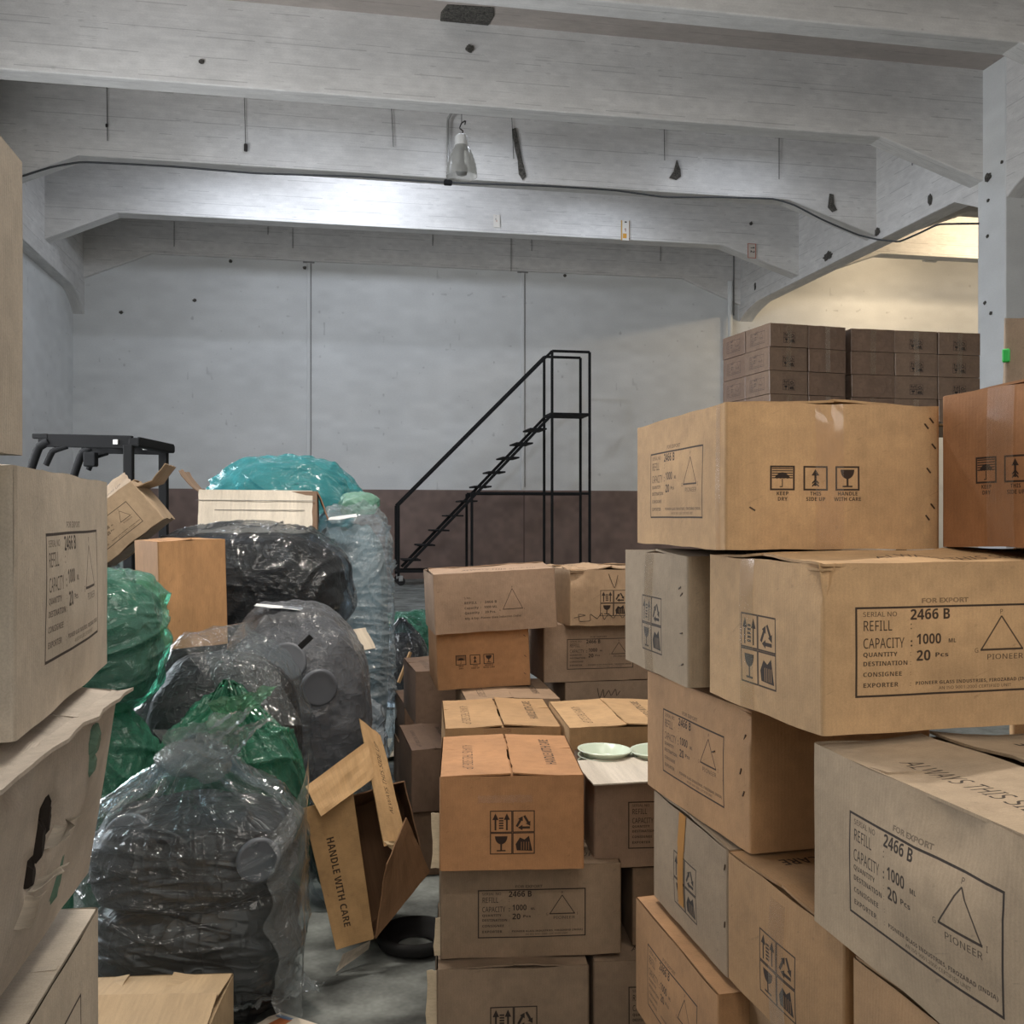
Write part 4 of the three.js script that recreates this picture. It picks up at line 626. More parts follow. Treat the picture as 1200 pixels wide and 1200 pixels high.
// ---------------------------------------------------------------- plastic bags
const filmMaterial = (color, transmission, roughness, bump = 0.0025) => new THREE.MeshPhysicalMaterial({ color, transmission, roughness, thickness: 0, ior: 1.4, side: THREE.DoubleSide, bumpMap: scaled(crinkleBump, 0.5), bumpScale: bump });
M.clearFilm = filmMaterial(0xeef3f5, 0.97, 0.09);
M.hazyFilm = filmMaterial(0xd6dcde, 0.86, 0.15);
M.softFilm = filmMaterial(0xe4eaec, 0.9, 0.14);
M.greyFilm = filmMaterial(0xb4b8be, 0.84, 0.2, 0.003);
M.smokeFilm = filmMaterial(0xb8bec4, 0.95, 0.11);
M.greenFilm = filmMaterial(0x7cc9ae, 0.85, 0.12);
M.tealFilm = filmMaterial(0x7fd9de, 0.75, 0.12);
M.darkGoods = new THREE.MeshStandardMaterial({ color: 0x111318, roughness: 0.45, bumpMap: scaled(crinkleBump, 0.6), bumpScale: 0.004 });
M.blackGoods = new THREE.MeshStandardMaterial({ color: 0x0b0c0f, roughness: 0.4, bumpMap: scaled(crinkleBump, 0.7), bumpScale: 0.004 });
M.greyGoods = new THREE.MeshStandardMaterial({ color: 0x62656b, roughness: 0.55, bumpMap: scaled(crinkleBump, 0.6), bumpScale: 0.008 });
M.greenGoods = new THREE.MeshStandardMaterial({ color: 0x1c3b30, roughness: 0.45, bumpMap: scaled(crinkleBump, 0.6), bumpScale: 0.004 });
M.tealGoods = new THREE.MeshStandardMaterial({ color: 0x2d7d86, roughness: 0.45, bumpMap: scaled(crinkleBump, 0.6), bumpScale: 0.004 });
M.brownGoods = new THREE.MeshStandardMaterial({ color: 0x6b5644, roughness: 0.7, bumpMap: scaled(crinkleBump, 0.6), bumpScale: 0.004 });
M.lidGoods = new THREE.MeshStandardMaterial({ color: 0x54585f, roughness: 0.5 });

/* a slumped bag, base centre at y = 0: size rx, h, rz. o: seed, power (squareness), lumps, folds (crinkles), pleats (round a neck), dir (stretch of the crinkles [x, y, z]), top (where the neck is, 0..1 lean) */
function bagPoint(o) {
  const { rx, h, rz, seed } = o, p = o.power ?? 2.5, fd = o.dir ?? [1, 1, 1], lx = o.lean?.[0] ?? 0, lz = o.lean?.[1] ?? 0, rr = rng(Math.round(seed * 100)), creases = [];
  for (let i = 0; i < 10; i++) { const v = new THREE.Vector3(rr() - 0.5, (rr() - 0.5) * 1.3, rr() - 0.5).normalize(); creases.push([v.x, v.y, v.z, i < 4 ? 4 + rr() * 4 : 9 + rr() * 11, i < 4 ? 1 : 0.6, rr() * 50]); }
  return (th, ph, scale = 1, film = true) => {
    const cy = Math.cos(th), sy = Math.sin(th), X = sy * Math.cos(ph), Z = sy * Math.sin(ph), Y = cy;
    const q = (Math.abs(X) ** p + Math.abs(Y) ** p + Math.abs(Z) ** p) ** (-1 / p);
    let k = q * scale; const lump = o.lumps ?? 0.09;
    k *= 1 + lump * 2 * fbm(X * 1.7 + seed * 3.7, Y * 1.7, Z * 1.7 + seed, 3);
    let x = X * k * rx, y = Y * k * h / 2, z = Z * k * rz;
    if (film) {
      const a = o.folds ?? 0.012; let E = 0;
      for (const [dx, dy, dz, f, amp, s] of creases) {
        const w = 0.9 * n3(x * 2.3 + s, y * 2.3, z * 2.3 - s), c = (x * dx * fd[0] + y * dy * fd[1] + z * dz * fd[2]) * f + w, m = Math.max(0, Math.min(1, 0.35 + 2.2 * n3(x * 2.6 - s, y * 2.6 + s, z * 2.6)));
        const v = Math.abs(n3(c, s * 1.7, w * 0.5 + s)); E = Math.max(E, amp * m * (Math.exp(-v * 9) * 1.7 - 0.1));
      }
      let e = a * E;
      if (o.pleats) { const g = Math.exp(-((th / 0.85) ** 2)); const pl = Math.abs(n3(Math.cos(ph) * o.pleats * 0.28 + seed, Math.sin(ph) * o.pleats * 0.28, th * 0.5)); e += (o.pleatSize ?? 0.03) * g * (Math.exp(-pl * 7) * 1.4 - 0.5); }
      x += X * e; y += Y * e; z += Z * e;
    }
    if (o.pleats && film) { const g = Math.exp(-((th / 0.3) ** 2)); y += (o.neck ?? 0.06) * g; }
    y = Math.max(y + h / 2, 0.004 * (film ? 1 : 3));
    const t = y / h; return [x + lx * t * t, y, z + lz * t * t];
  };
}
function bagGeometry(o, { film = true, scale = 1, nu = 150, nv = 100 } = {}) {
  const f = bagPoint(o), pos = [], uv = [], idx = [];
  for (let j = 0; j <= nv; j++) for (let i = 0; i <= nu; i++) { const th = Math.max(0.004, j / nv * Math.PI), ph = (i % nu) / nu * Math.PI * 2; pos.push(...f(th, ph, scale, film)); uv.push(i / nu * Math.PI * (o.rx + o.rz) , j / nv * 1.6 * o.h); }
  for (let j = 0; j < nv; j++) for (let i = 0; i < nu; i++) { const p = j * (nu + 1) + i; idx.push(p, p + 1, p + nu + 1, p + 1, p + nu + 2, p + nu + 1); }
  const g = new THREE.BufferGeometry(); g.setAttribute('position', new THREE.Float32BufferAttribute(pos, 3)); g.setAttribute('uv', new THREE.Float32BufferAttribute(uv, 2)); g.setIndex(idx); g.computeVertexNormals();
  const n = g.attributes.normal; for (let j = 0; j <= nv; j++) { const a = j * (nu + 1), b = a + nu, v = new THREE.Vector3().fromBufferAttribute(n, a).add(new THREE.Vector3().fromBufferAttribute(n, b)).normalize(); n.setXYZ(a, ...v); n.setXYZ(b, ...v); }
  return g;
}
function bag(name, label, at, o, film, goods, inner = 0.93, group) {
  const g = thing(name, label, 'bag', at, group);
  part(g, 'bag_film', bagGeometry(o, { nu: o.nu ?? 240, nv: o.nv ?? 160 }), film);
  if (goods) part(g, 'bag_contents', bagGeometry({ ...o, seed: o.seed + 0.37, lumps: (o.lumps ?? 0.09) * 1.3, lean: o.lean, h: o.h * 0.97 }, { film: false, scale: inner, nu: 72, nv: 48 }), goods, o.goodsLabel);
  return g;
}
function knot(g, at, r, mat, seed, label) {                    // gathered neck: a puffy ring and a crumpled tail
  const pos = []; const k = part(g, 'bag_knot', new THREE.SphereGeometry(r, 40, 28), mat, label), p = k.geometry.attributes.position;
  for (let i = 0; i < p.count; i++) { const x = p.getX(i), y = p.getY(i), z = p.getZ(i), e = 1 + 0.35 * fbm(x * 22 + seed, y * 22, z * 22, 3) + 0.16 * ridge(x * 30, y * 12 + seed, z * 30); p.setXYZ(i, x * e * 1.15, y * e * 0.75, z * e); }
  k.geometry.computeVertexNormals(); k.position.set(...at);
  const t = part(g, 'bag_tail', filmSheet(r * 3.2, r * 3.4, { seed, amp: r * 0.5, fan: 0.55 }), mat); t.position.set(at[0] + r * 0.4, at[1] + r * 0.3, at[2] + r * 0.4); t.rotation.set(0.9, 0.4, -0.3);
  return k;
}
function filmSheet(w, h, { seed = 1, amp = 0.03, fan = 0, nx = 40, ny = 40, fn } = {}) {
  const pos = [], uv = [], idx = [];
  for (let j = 0; j <= ny; j++) for (let i = 0; i <= nx; i++) { const a = i / nx - 0.5, b = j / ny, q = fn ? fn(a, b) : [a * w * (1 - fan + fan * 2 * b), b * h, 0]; const e = amp * (ridge(a * 5 + seed, b * 2.2, seed) + 0.5 * ridge(a * 11, b * 6 + seed, 2)) * 0.6; pos.push(q[0] + e * 0.2, q[1] + e * 0.25, q[2] + e); uv.push(a * w, b * h); }
  for (let j = 0; j < ny; j++) for (let i = 0; i < nx; i++) { const p = j * (nx + 1) + i; idx.push(p, p + 1, p + nx + 1, p + 1, p + nx + 2, p + nx + 1); }
  const g = new THREE.BufferGeometry(); g.setAttribute('position', new THREE.Float32BufferAttribute(pos, 3)); g.setAttribute('uv', new THREE.Float32BufferAttribute(uv, 2)); g.setIndex(idx); g.computeVertexNormals(); return g;
}
function disc(g, at, r, dir, mat = M.lidGoods, label) {           // a round plastic lid pressed against the film
  const m = part(g, 'plastic_lid', new THREE.LatheGeometry([[0, -0.012], [r * 0.96, -0.012], [r, -0.004], [r * 0.97, 0.006], [r * 0.85, 0.009], [r * 0.8, 0.006], [0, 0.006]].map((p) => new THREE.Vector2(...p)), 40), mat, label);
  m.position.set(...at); m.quaternion.setFromUnitVectors(new THREE.Vector3(0, 1, 0), V(dir).normalize()); return m;
}
const CAMERA_DIR = (a) => { const v = new THREE.Vector3(-a[0], 0, -a[2]).normalize(); return v; };
const rel = (g, p) => [p[0] - g.position.x, p[1] - g.position.y, p[2] - g.position.z];

// front bag: clear, knotted, dark goods in two bulging layers
{
  const c = [-0.372, 0.06, -3.112], g = thing('plastic_bag', 'big clear knotted bag of dark goods standing in front of the bag pile', 'bag', [c[0], 0, c[2]]);
  const o = { rx: 0.325, h: 0.66, rz: 0.27, seed: 3, power: 3, lumps: 0.04, folds: 0.012, pleats: 22, pleatSize: 0.045, neck: 0.1, dir: [0.4, 1.5, 0.4], nu: 220, nv: 150 };
  part(g, 'bag_film', bagGeometry(o, { nu: 420, nv: 280 }), M.clearFilm);
  const low = bagGeometry({ rx: 0.285, h: 0.36, rz: 0.23, seed: 5, power: 3.4, lumps: 0.05, folds: 0.016, dir: [0.35, 1.7, 0.35] }, { nu: 200, nv: 120 }), up = bagGeometry({ rx: 0.275, h: 0.27, rz: 0.222, seed: 8, power: 3.2, lumps: 0.06, folds: 0.016, dir: [0.4, 1.6, 0.4] }, { nu: 200, nv: 120 });
  up.translate(0, 0.32, 0); part(g, 'bag_contents', low, M.blackGoods, 'lower layer of dark goods'); part(g, 'bag_contents', up, M.darkGoods, 'upper layer of dark goods');
  knot(g, rel(g, [-0.409, 0.739, -3.058]), 0.06, M.hazyFilm, 4, 'gathered milky knot');
  knot(g, rel(g, [-0.336, 0.731, -3.014]), 0.055, M.hazyFilm, 9);
  disc(g, rel(g, [-0.181, 0.488, -2.883]), 0.062, [0.25, 0.05, 1], M.lidGoods, 'round dark lid pressed against the film');
  disc(g, rel(g, [-0.545, 0.537, -2.972]), 0.075, [-0.2, 0.35, 1], M.lidGoods);
  // upright collar of the bag on its right side
  const q0 = rel(g, [-0.067, 0.035, -2.923]), q1 = rel(g, [-0.045, 0.768, -3.061]), q2 = rel(g, [-0.156, 0.562, -2.817]), q3 = rel(g, [-0.126, 0.092, -2.791]);
  const m = (a, b, t) => a.map((v, i) => v * (1 - t) + b[i] * t);
  part(g, 'bag_collar', filmSheet(0.25, 0.8, { seed: 6, amp: 0.012, nx: 30, ny: 60, fn: (a, b) => { const s = a + 0.5, L = m(q3, q2, b), R = m(q0, q1, b), p = m(L, R, s); return [p[0] + 0.03 * Math.sin(Math.PI * s) - (1 - s) * 0.05 * n3(b * 5, 3, 2), p[1], p[2] + 0.03 * Math.sin(Math.PI * s) + 0.015 * n3(b * 6, s * 3, 1)]; } }), M.softFilm, 'loose milky film edge');
}
// green knotted bag behind it
{
  const c = [-0.322, 0.123, -3.54], g = bag('plastic_bag', 'green knotted bag squeezed behind the big clear front bag', [c[0], 0.02, c[2]], { rx: 0.26, h: 0.76, rz: 0.16, seed: 12, power: 2.6, lumps: 0.05, folds: 0.014, pleats: 18, pleatSize: 0.035, neck: 0.07 }, M.greenFilm, M.greenGoods);
  knot(g, rel(g, [-0.333, 0.755, -3.482]), 0.05, filmMaterial(0xa9d8bd, 0.7, 0.15), 14, 'pale green knot');
}
// clear bag of dark goods, upper film loose
{
  const c = [-0.372, 0.508, -3.886], g = bag('plastic_bag', 'clear bag of blackish goods behind the green knotted bag', [c[0], 0.05, c[2]], { rx: 0.31, h: 0.97, rz: 0.145, seed: 21, power: 2.7, lumps: 0.06, folds: 0.016, dir: [0.7, 1.1, 0.7] }, M.clearFilm, M.darkGoods, 0.92);
  const a = rel(g, [-0.426, 0.958, -3.763]), b = rel(g, [-0.245, 0.996, -3.75]), e = rel(g, [-0.071, 0.72, -3.575]), f = rel(g, [-0.347, 0.744, -3.627]);
  const m = (p, q, t) => p.map((v, i) => v * (1 - t) + q[i] * t);
  part(g, 'bag_collar', filmSheet(0.4, 0.4, { seed: 8, amp: 0.018, nx: 40, ny: 40, fn: (s, t) => { const L = m(f, a, t), R = m(e, b, t), p = m(L, R, s + 0.5); p[2] += 0.05 * Math.sin(Math.PI * (s + 0.5)); return p; } }), M.clearFilm, 'loose clear film');
}
// grey matt bag with round lids
{
  const c = [-0.12, 0.395, -4.296], g = bag('plastic_bag', 'rounded grey bag with dark round lids showing, right of the clear bag', [c[0], 0.0, c[2]], { rx: 0.315, h: 1.09, rz: 0.27, seed: 31, power: 2.6, lumps: 0.05, folds: 0.009, dir: [1, 0.8, 1] }, M.greyFilm, M.greyGoods, 0.95);
  disc(g, rel(g, [-0.02, 0.78, -3.992]), 0.075, [0.25, -0.05, 1], M.lidGoods, 'dark round lid'); disc(g, rel(g, [-0.146, 0.876, -4.047]), 0.08, [-0.1, 0.25, 1], M.lidGoods); disc(g, rel(g, [-0.26, 0.792, -4.088]), 0.06, [-0.2, 0, 1], M.lidGoods);
  const t = part(g, 'loose_tape', boxAt(0.062, 0.024, 0.008, 0, 0, 0, 0.003), M.blackSteel, 'short black strip'); t.position.set(...rel(g, [-0.071, 0.968, -3.941])); t.rotation.set(0, 0, 0.75);
}
{
  const p = [-0.18, 1.08, -4.226]; const m = solo('paper_scrap', boardSheet(0.19, 0.06, { thick: 0.0015, crumple: 0.006, curl: 0.01, seed: 3, tear: 0.01 }), new THREE.MeshStandardMaterial({ color: 0xdfe3e4, roughness: 0.8 }), 'white paper scrap lying on top of the rounded grey bag', 'paper', [p[0], 1.085, p[2]]); m.rotation.set(0.25, -0.15, -0.06);
}
// left green bags, one on the other
{
  const c = [-0.764, 0.591, -3.624]; bag('plastic_bag', 'dark green bag low behind the torn carton', [c[0], 0, c[2]], { rx: 0.22, h: 0.8, rz: 0.18, seed: 41, lumps: 0.07, folds: 0.016 }, M.greenFilm, M.greenGoods);
  bag('plastic_bag', 'green crinkled bag right beside the grey brown printed carton', [c[0], 0.79, c[2]], { rx: 0.23, h: 0.48, rz: 0.19, seed: 44, lumps: 0.1, folds: 0.02, dir: [0.6, 1.3, 0.6] }, filmMaterial(0x9ad8c6, 0.86, 0.12), M.greenGoods, 0.9);
}
// big black bag under the cartons
{
  const c = [-0.37, 1.048, -5.157]; bag('plastic_bag', 'wide black bag under the whitish carton flap', [c[0], 0.8, c[2]], { rx: 0.5, h: 0.6, rz: 0.31, seed: 52, power: 2.8, lumps: 0.06, folds: 0.02, dir: [1.2, 0.6, 1.2] }, M.smokeFilm, M.blackGoods, 0.94);
  bag('plastic_bag', 'black bag at floor level under the wide black bag, hidden by the pile', [c[0], 0, c[2]], { rx: 0.48, h: 0.79, rz: 0.3, seed: 55, power: 3.2, lumps: 0.04, folds: 0.015, nu: 90, nv: 60 }, M.smokeFilm, M.blackGoods);
  const e = [-0.691, 0.864, -4.658]; bag('plastic_bag', 'dark bag under the upright orange carton, mostly hidden', [e[0], 0, e[2]], { rx: 0.29, h: 0.9, rz: 0.19, seed: 57, power: 3.2, lumps: 0.05, folds: 0.015, nu: 100, nv: 70 }, M.smokeFilm, M.darkGoods);
  const q = [-1.11, 1.06, -5.154]; bag('plastic_bag', 'clear dark bag behind the upright orange carton', [q[0], 0.0, q[2]], { rx: 0.2, h: 1.2, rz: 0.19, seed: 59, power: 3, lumps: 0.06, folds: 0.018, nu: 110, nv: 90 }, M.clearFilm, M.greyGoods);
}
// tall stretch-wrapped bundle and the turquoise bag
{
  const c = [0.132, 0.521, -5.673]; bag('wrapped_bundle', 'tall column of goods wrapped in crinkled clear film, right end of the pile', [c[0], 0, c[2]], { rx: 0.235, h: 1.49, rz: 0.26, seed: 63, power: 4, lumps: 0.09, folds: 0.03, dir: [0.9, 1.9, 0.9], nu: 320, nv: 340 }, filmMaterial(0xeef6fb, 0.87, 0.14, 0.004), new THREE.MeshStandardMaterial({ color: 0x6d7f86, roughness: 0.6, bumpMap: scaled(crinkleBump, 0.5), bumpScale: 0.004 }), 0.9);
  const t = [-0.232, 1.587, -6.301]; bag('plastic_bag', 'turquoise bag crowning the pile behind the whitish carton', [t[0], 1.28, t[2]], { rx: 0.43, h: 0.54, rz: 0.27, seed: 71, power: 2.3, lumps: 0.09, folds: 0.026 }, M.tealFilm, M.tealGoods, 0.93);
  bag('plastic_bag', 'dark bag carrying the turquoise bag, hidden behind the pile', [t[0], 0, t[2]], { rx: 0.4, h: 1.27, rz: 0.26, seed: 73, power: 3.4, lumps: 0.04, folds: 0.015, nu: 90, nv: 70 }, M.smokeFilm, M.darkGoods);
  const w = [0.188, 1.464, -5.663]; bag('plastic_bag', 'small pale green film bag beside the turquoise bag', [w[0], 1.46, w[2]], { rx: 0.1, h: 0.12, rz: 0.1, seed: 75, lumps: 0.12, folds: 0.012, nu: 70, nv: 50 }, filmMaterial(0xa7d6c4, 0.6, 0.15), null);
  const s = [0.099, 1.459, -5.425]; const m = solo('paper_scrap', boardSheet(0.15, 0.09, { thick: 0.002, crumple: 0.01, curl: 0.03, seed: 8, tear: 0.02 }), new THREE.MeshStandardMaterial({ color: 0xe6eaee, roughness: 0.7 }), 'white crumpled scrap between the whitish carton and the wrapped bundle', 'paper', s); m.rotation.set(0.5, -0.2, 0.25);
}
// bags on the aisle floor
{
  let c = [0.596, 0.157, -7.825]; const small = bag('plastic_bag', 'small black bag on the aisle floor left of the middle stack', [c[0], 0, c[2]], { rx: 0.2, h: 0.57, rz: 0.2, seed: 81, lumps: 0.07, folds: 0.012, pleats: 12 }, M.smokeFilm, M.blackGoods, 0.95);
  part(small, 'pale_strip', bar(rel(small, [0.641, 0.43, -7.562]), rel(small, [0.548, 0.206, -7.528]), 0.022, 0.022), M.wood, 'thin pale strip stuck to the bag');
  c = [0.909, 0.303, -10.411]; bag('plastic_bag', 'green bag lying far down the aisle behind the small black bag', [c[0], 0, c[2]], { rx: 0.36, h: 0.46, rz: 0.26, seed: 84, lumps: 0.12, folds: 0.02 }, M.greenFilm, M.greenGoods);
  c = [0.19, 0.156, -5.204]; bag('film_bundle', 'low bundle of clear film on the floor below the wrapped bundle', [c[0], 0, c[2]], { rx: 0.11, h: 0.5, rz: 0.14, seed: 87, lumps: 0.14, folds: 0.022, nu: 110, nv: 90 }, filmMaterial(0xe2ebf2, 0.72, 0.13, 0.01), M.greyGoods, 0.72);
  c = [0.057, 0.484, -3.835]; bag('plastic_bag', 'smoky clear bag with green goods at the foot of the grey bag', [c[0], 0, c[2]], { rx: 0.13, h: 0.46, rz: 0.11, seed: 91, lumps: 0.09, folds: 0.016, nu: 120, nv: 80 }, M.clearFilm, M.greenGoods, 0.85);
}

// ---------------------------------------------------------------- cartons lying on the bag pile
carton({ label: 'upright orange carton wedged into the bags beside the green bag', at: [-0.653, 0.91, -4.244], corner: 'fl', w: 0.28, d: 0.36, h: 0.44, phi: 35, roll: 1.5, tone: 0xc08b50, prints: ['WB', 'LB', 'WB', 'LB'], flaps: [1, 1, 0, 0], crumple: 0.004, bulge: 0.004, seed: 101 });
{
  // crushed printed carton, tipped over
  const g = carton({ label: 'crushed brown carton tipped on its side at the left of the pile', at: [-1.049, 1.187, -4.939], corner: 'fl', w: 0.4, d: 0.34, h: 0.23, phi: 10, roll: 40, tone: 0xb29a7c, prints: ['L', 'WB', 'L', 'WB'], flaps: [0, 0, 25, 8], crumple: 0.014, bulge: 0.012, flapCrumple: 0.012, tear: 0.02, seed: 102 });
  const m = part(g, 'raised_flap', boardSheet(0.33, 0.17, { crumple: 0.01, tear: 0.015, seed: 8, fold: 0.12 }), kraft(0xb59b7b, 0), 'bent flap with pale edge'); m.position.set(0.19, 0.2, 0); m.rotation.order = 'YXZ'; m.rotation.set(0.35, Math.PI / 2, 0);
}
{
  // whitish open carton before the turquoise bag
  const p = [-0.636, 1.415, -5.329], g = carton({ label: 'open carton with whitish creased flap hanging forward before the turquoise bag', at: [p[0], p[1] - 0.05, p[2]], corner: 'fl', w: 0.6, d: 0.4, h: 0.22, phi: 10, tone: 0x9c7f68, prints: ['LB', 'WB', 'LB', 'WB'], open: true, flaps: [null, null, null, null], seed: 103 });
  const m = part(g, 'lid_flap', boardSheet(0.57, 0.225, { crumple: 0.006, tear: 0.008, seed: 9, curl: 0.008 }), kraft(0xf6efe2, 0), 'whitish creased front flap'); m.position.set(-0.01, 0.225, 0.205); m.rotation.order = 'YXZ'; m.rotation.set(1.42, 0, -0.03);
  for (const [y, t] of [[0.05, 0.6], [0.1, 0.45]]) part(m, 'flap_crease', boxAt(t, 0.003, 0.0025, 0.02 * (y > 0.06), 0.0045, y + 0.005), M.seamDark);
  const q = part(g, 'side_flap', boardSheet(0.36, 0.14, { crumple: 0.012, tear: 0.015, seed: 10, curl: 0.05 }), kraft(0x9b8068, 0)); q.position.set(-0.3, 0.22, 0); q.rotation.order = 'YXZ'; q.rotation.set(-0.5, -Math.PI / 2, 0);
  const r = part(g, 'side_flap', boardSheet(0.36, 0.16, { crumple: 0.008, tear: 0.01, seed: 11 }), kraft(0xa8714a, 0)); r.position.set(0.3, 0.22, 0); r.rotation.order = 'YXZ'; r.rotation.set(1.2, Math.PI / 2, 0);
}
// ---------------------------------------------------------------- open carton lying in the aisle, its flaps spread
{
  const o = [0.137, 0.05, -3.281], g = thing('cardboard_carton', 'open carton tipped in the aisle with HANDLE WITH CARE flap spread', 'carton', [o[0], 0, o[2]]);
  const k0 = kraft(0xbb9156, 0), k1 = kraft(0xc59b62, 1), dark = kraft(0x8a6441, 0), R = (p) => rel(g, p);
  // a board spanned by four corners (a b along the top, d c below), with thickness
  function panel(name, a, b, c, d, mat, { slot = 'PL', seed = 1, spin = 0, amp = 0.004, label } = {}) {
    [a, b, c, d] = [a, b, c, d].map((p) => V(R(p))); const nrm = new THREE.Vector3().crossVectors(b.clone().sub(a), d.clone().sub(a)).normalize(), n = 14, pos = [], uv = [], idx = [];
    for (const s of [0, 1]) for (let j = 0; j <= n; j++) for (let i = 0; i <= n; i++) {
      const u = i / n, v = j / n, p = a.clone().lerp(b, u).lerp(d.clone().lerp(c, u), v).addScaledVector(nrm, (s ? 0.002 : -0.002) + amp * 3 * fbm(u * 2.2 + seed, v * 2.2, seed, 2) + (s ? 0 : 0)); pos.push(p.x, p.y, p.z);
      const [uu, vv] = [[u, 1 - v], [1 - v, 1 - u], [v, u]][spin]; uv.push(...slotUV(slot, uu, vv));
    }
    const W = n + 1, S = W * W; for (let j = 0; j < n; j++) for (let i = 0; i < n; i++) { const p = j * W + i; idx.push(p, p + 1, p + W, p + 1, p + W + 1, p + W, S + p, S + p + W, S + p + 1, S + p + 1, S + p + W, S + p + W + 1); }
    for (let i = 0; i < n; i++) for (const [p, q] of [[i, i + 1], [n * W + i + 1, n * W + i], [(i + 1) * W, i * W], [i * W + n, (i + 1) * W + n]]) idx.push(p, S + p, q, q, S + p, S + q);
    const geo = new THREE.BufferGeometry(); geo.setAttribute('position', new THREE.Float32BufferAttribute(pos, 3)); geo.setAttribute('uv', new THREE.Float32BufferAttribute(uv, 2)); geo.setIndex(idx); const flat = geo.toNonIndexed(); flat.computeVertexNormals();
    return part(g, name, flat, mat, label);
  }
  const TL = [0.089, 0.553, -3.26], TR = [0.265, 0.563, -3.369], BR = [0.337, 0.262, -3.335], BL = [0.153, 0.099, -3.227];
  const bTL = [0.065, 0.409, -3.569], bTR = [0.264, 0.452, -3.674], bBR = [0.341, 0.138, -3.619], bBL = [0.14, 0.01, -3.515];
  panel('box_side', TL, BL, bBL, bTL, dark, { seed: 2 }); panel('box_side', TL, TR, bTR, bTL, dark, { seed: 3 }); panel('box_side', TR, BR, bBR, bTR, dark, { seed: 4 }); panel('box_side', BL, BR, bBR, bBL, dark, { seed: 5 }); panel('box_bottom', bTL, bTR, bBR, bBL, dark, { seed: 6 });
  panel('lid_flap', [-0.066, 0.535, -3.207], [0.091, 0.564, -3.239], [0.155, 0.107, -3.207], [0.036, 0.107, -3.147], k0, { slot: 'FB', spin: 2, seed: 7, label: 'flap reading HANDLE WITH CARE' });
  panel('lid_flap', [0.115, 0.776, -3.377], [0.186, 0.715, -3.384], [0.264, 0.4, -3.247], [0.188, 0.394, -3.221], k1, { slot: 'FA', spin: 1, seed: 8, label: 'flap reading ALWAYS THIS SIDE UP' });
  panel('end_flap', [-0.058, 0.607, -3.186], [0.141, 0.711, -3.331], [0.158, 0.603, -3.267], [-0.01, 0.526, -3.136], k1, { seed: 9, label: 'pale end flap' });
  panel('end_flap', [0.194, 0.353, -3.179], [0.26, 0.481, -3.228], [0.341, 0.279, -3.294], [0.16, 0.107, -3.206], kraft(0x9a7048, 1), { seed: 10 });
  panel('torn_edge', [0.059, 0.054, -3.235], [0.147, 0.076, -3.269], [0.142, 0.04, -3.29], [0.035, 0.008, -3.209], kraft(0xcfc4b4, 0), { seed: 11, label: 'pale torn lower edge' });
  panel('flap_edge', [0.185, 0.414, -3.211], [0.264, 0.402, -3.242], [0.261, 0.362, -3.248], [0.22, 0.378, -3.215], kraft(0xd3b98e, 0), { seed: 12 });
}
// ---------------------------------------------------------------- low carton at the lower left
carton({ label: 'low open lidded carton on the floor in front of the big clear bag', at: [-0.274, 0, -2.392], corner: 'fr', w: 0.42, d: 0.34, h: 0.245, phi: 4, tone: 0xb89c74, prints: ['L', 'WB', 'L', 'WB'], flaps: [1, 1, 7, 3], curl: 0.012, flapCrumple: 0.004, flapText: ['PL', 'PL'], seed: 111 });

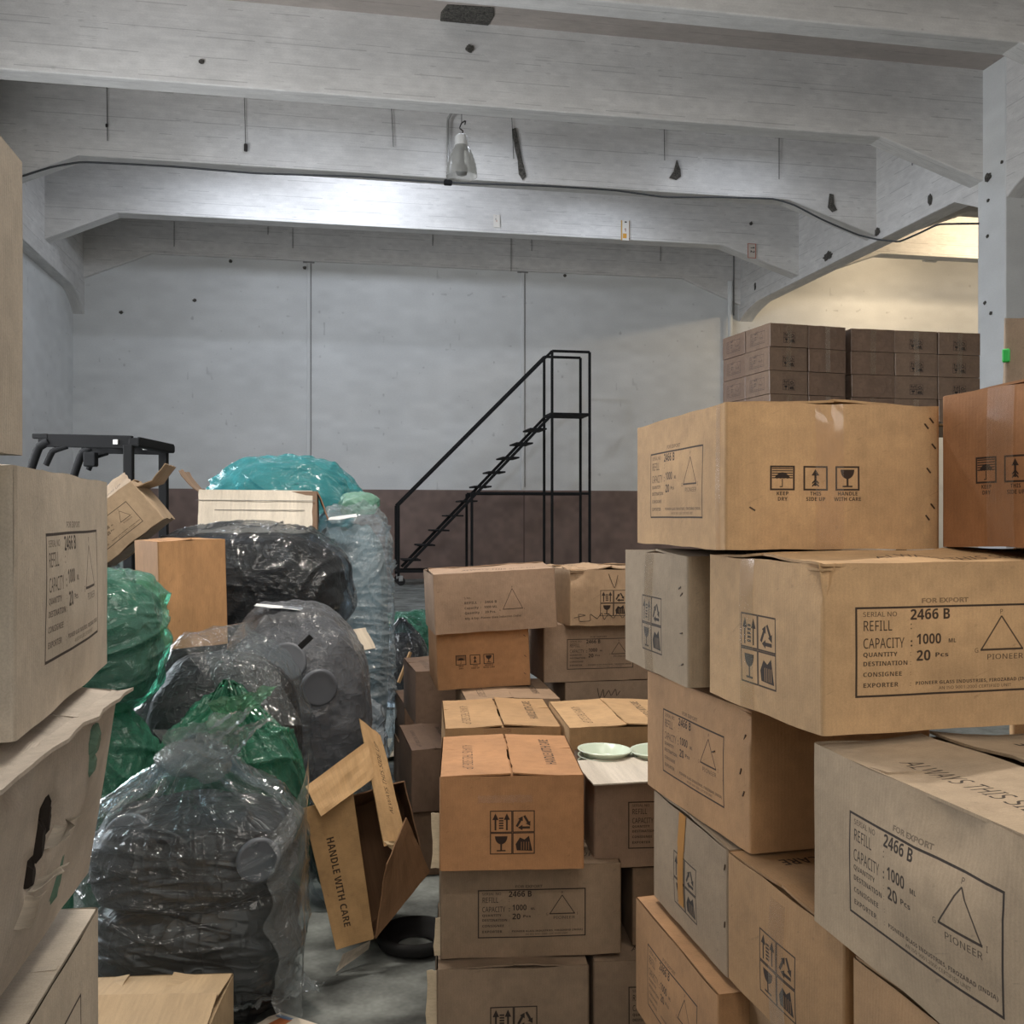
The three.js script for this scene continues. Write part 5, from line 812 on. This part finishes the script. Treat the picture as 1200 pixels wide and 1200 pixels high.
// ---------------------------------------------------------------- on the floor
{
  const lid = solo('ring_lid', new THREE.LatheGeometry([[0.06, 0.004], [0.1, 0.004], [0.125, 0.012], [0.135, 0.035], [0.13, 0.05], [0.115, 0.052], [0.105, 0.035], [0.09, 0.02], [0.06, 0.016], [0.06, 0.004]].map((p) => new THREE.Vector2(...p)), 48), M.rubber, 'black ring-shaped plastic lid lying on the floor by the middle stack', 'lid', [0.304, 0, -3.382]);
  const c = [-0.122, 0, -2.989];
  const s = solo('film_scrap', (() => { const g = filmSheet(0.34, 0.2, { seed: 4, amp: 0.05 }); g.rotateX(-Math.PI / 2); g.translate(0, 0.035, 0); return g; })(), M.hazyFilm, 'crumpled clear film scrap with orange print at the foot of the front bag', 'film', [c[0] - 0.02, 0.02, c[2] + 0.1]); s.rotation.y = 0.5;
  const pr = document.createElement('canvas'); pr.width = 128; pr.height = 64; const x = pr.getContext('2d'); x.fillStyle = '#d9cdbd'; x.fillRect(0, 0, 128, 64); x.fillStyle = '#b8693c'; x.fillRect(20, 8, 30, 40); x.fillRect(70, 20, 44, 18); x.fillStyle = '#6f86a6'; x.fillRect(6, 44, 40, 12); const pt = new THREE.CanvasTexture(pr); pt.colorSpace = THREE.SRGBColorSpace;
  const q = [-0.019, 0, -2.96], m = solo('paper_scrap', (() => { const g = boardSheet(0.17, 0.1, { thick: 0.0015, crumple: 0.008, curl: 0.01, seed: 13, tear: 0.01 }); const uv = g.attributes.uv, p = g.attributes.position; for (let i = 0; i < uv.count; i++) uv.setXY(i, p.getX(i) / 0.17 + 0.5, p.getZ(i) / 0.1); return g; })(), new THREE.MeshStandardMaterial({ map: pt, roughness: 0.6 }), 'torn printed wrapper piece on the floor at the bottom of the aisle', 'paper', [q[0] - 0.04, 0.012, q[2] + 0.04]); m.rotation.y = -0.7;
  const b = [0.397, 0, -6.343], sh = solo('board_sheet', boardSheet(0.34, 0.5, { thick: 0.004, crumple: 0.012, seed: 14, tear: 0.01 }), kraft(0xd6c8b0, 0), 'pale flat board lying in the aisle before the small black bag', 'board', [b[0], 0.03, b[2] - 0.1]); sh.rotation.y = 0.15;
  const w = [0.486, 0, -7.755], wh = solo('paper_sheet', boardSheet(0.26, 0.3, { thick: 0.002, crumple: 0.008, seed: 15, tear: 0.015 }), new THREE.MeshStandardMaterial({ color: 0xc9d4de, roughness: 0.7 }), 'bluish white sheet under the small black bag', 'paper', [w[0], 0.015, w[2] - 0.1]);
  const u = [0.162, 0.45, -6.106], bd = solo('board_scrap', boardSheet(0.16, 0.16, { thick: 0.004, crumple: 0.008, seed: 16, tear: 0.012 }), kraft(0xd8cbb8, 0), 'pale board scrap stuck between the grey bag and the wrapped bundle', 'board', [0.126, 0.886, -5.064]); bd.rotation.set(0.6, 0.3, -0.1);
}

renderer.render(scene, camera);
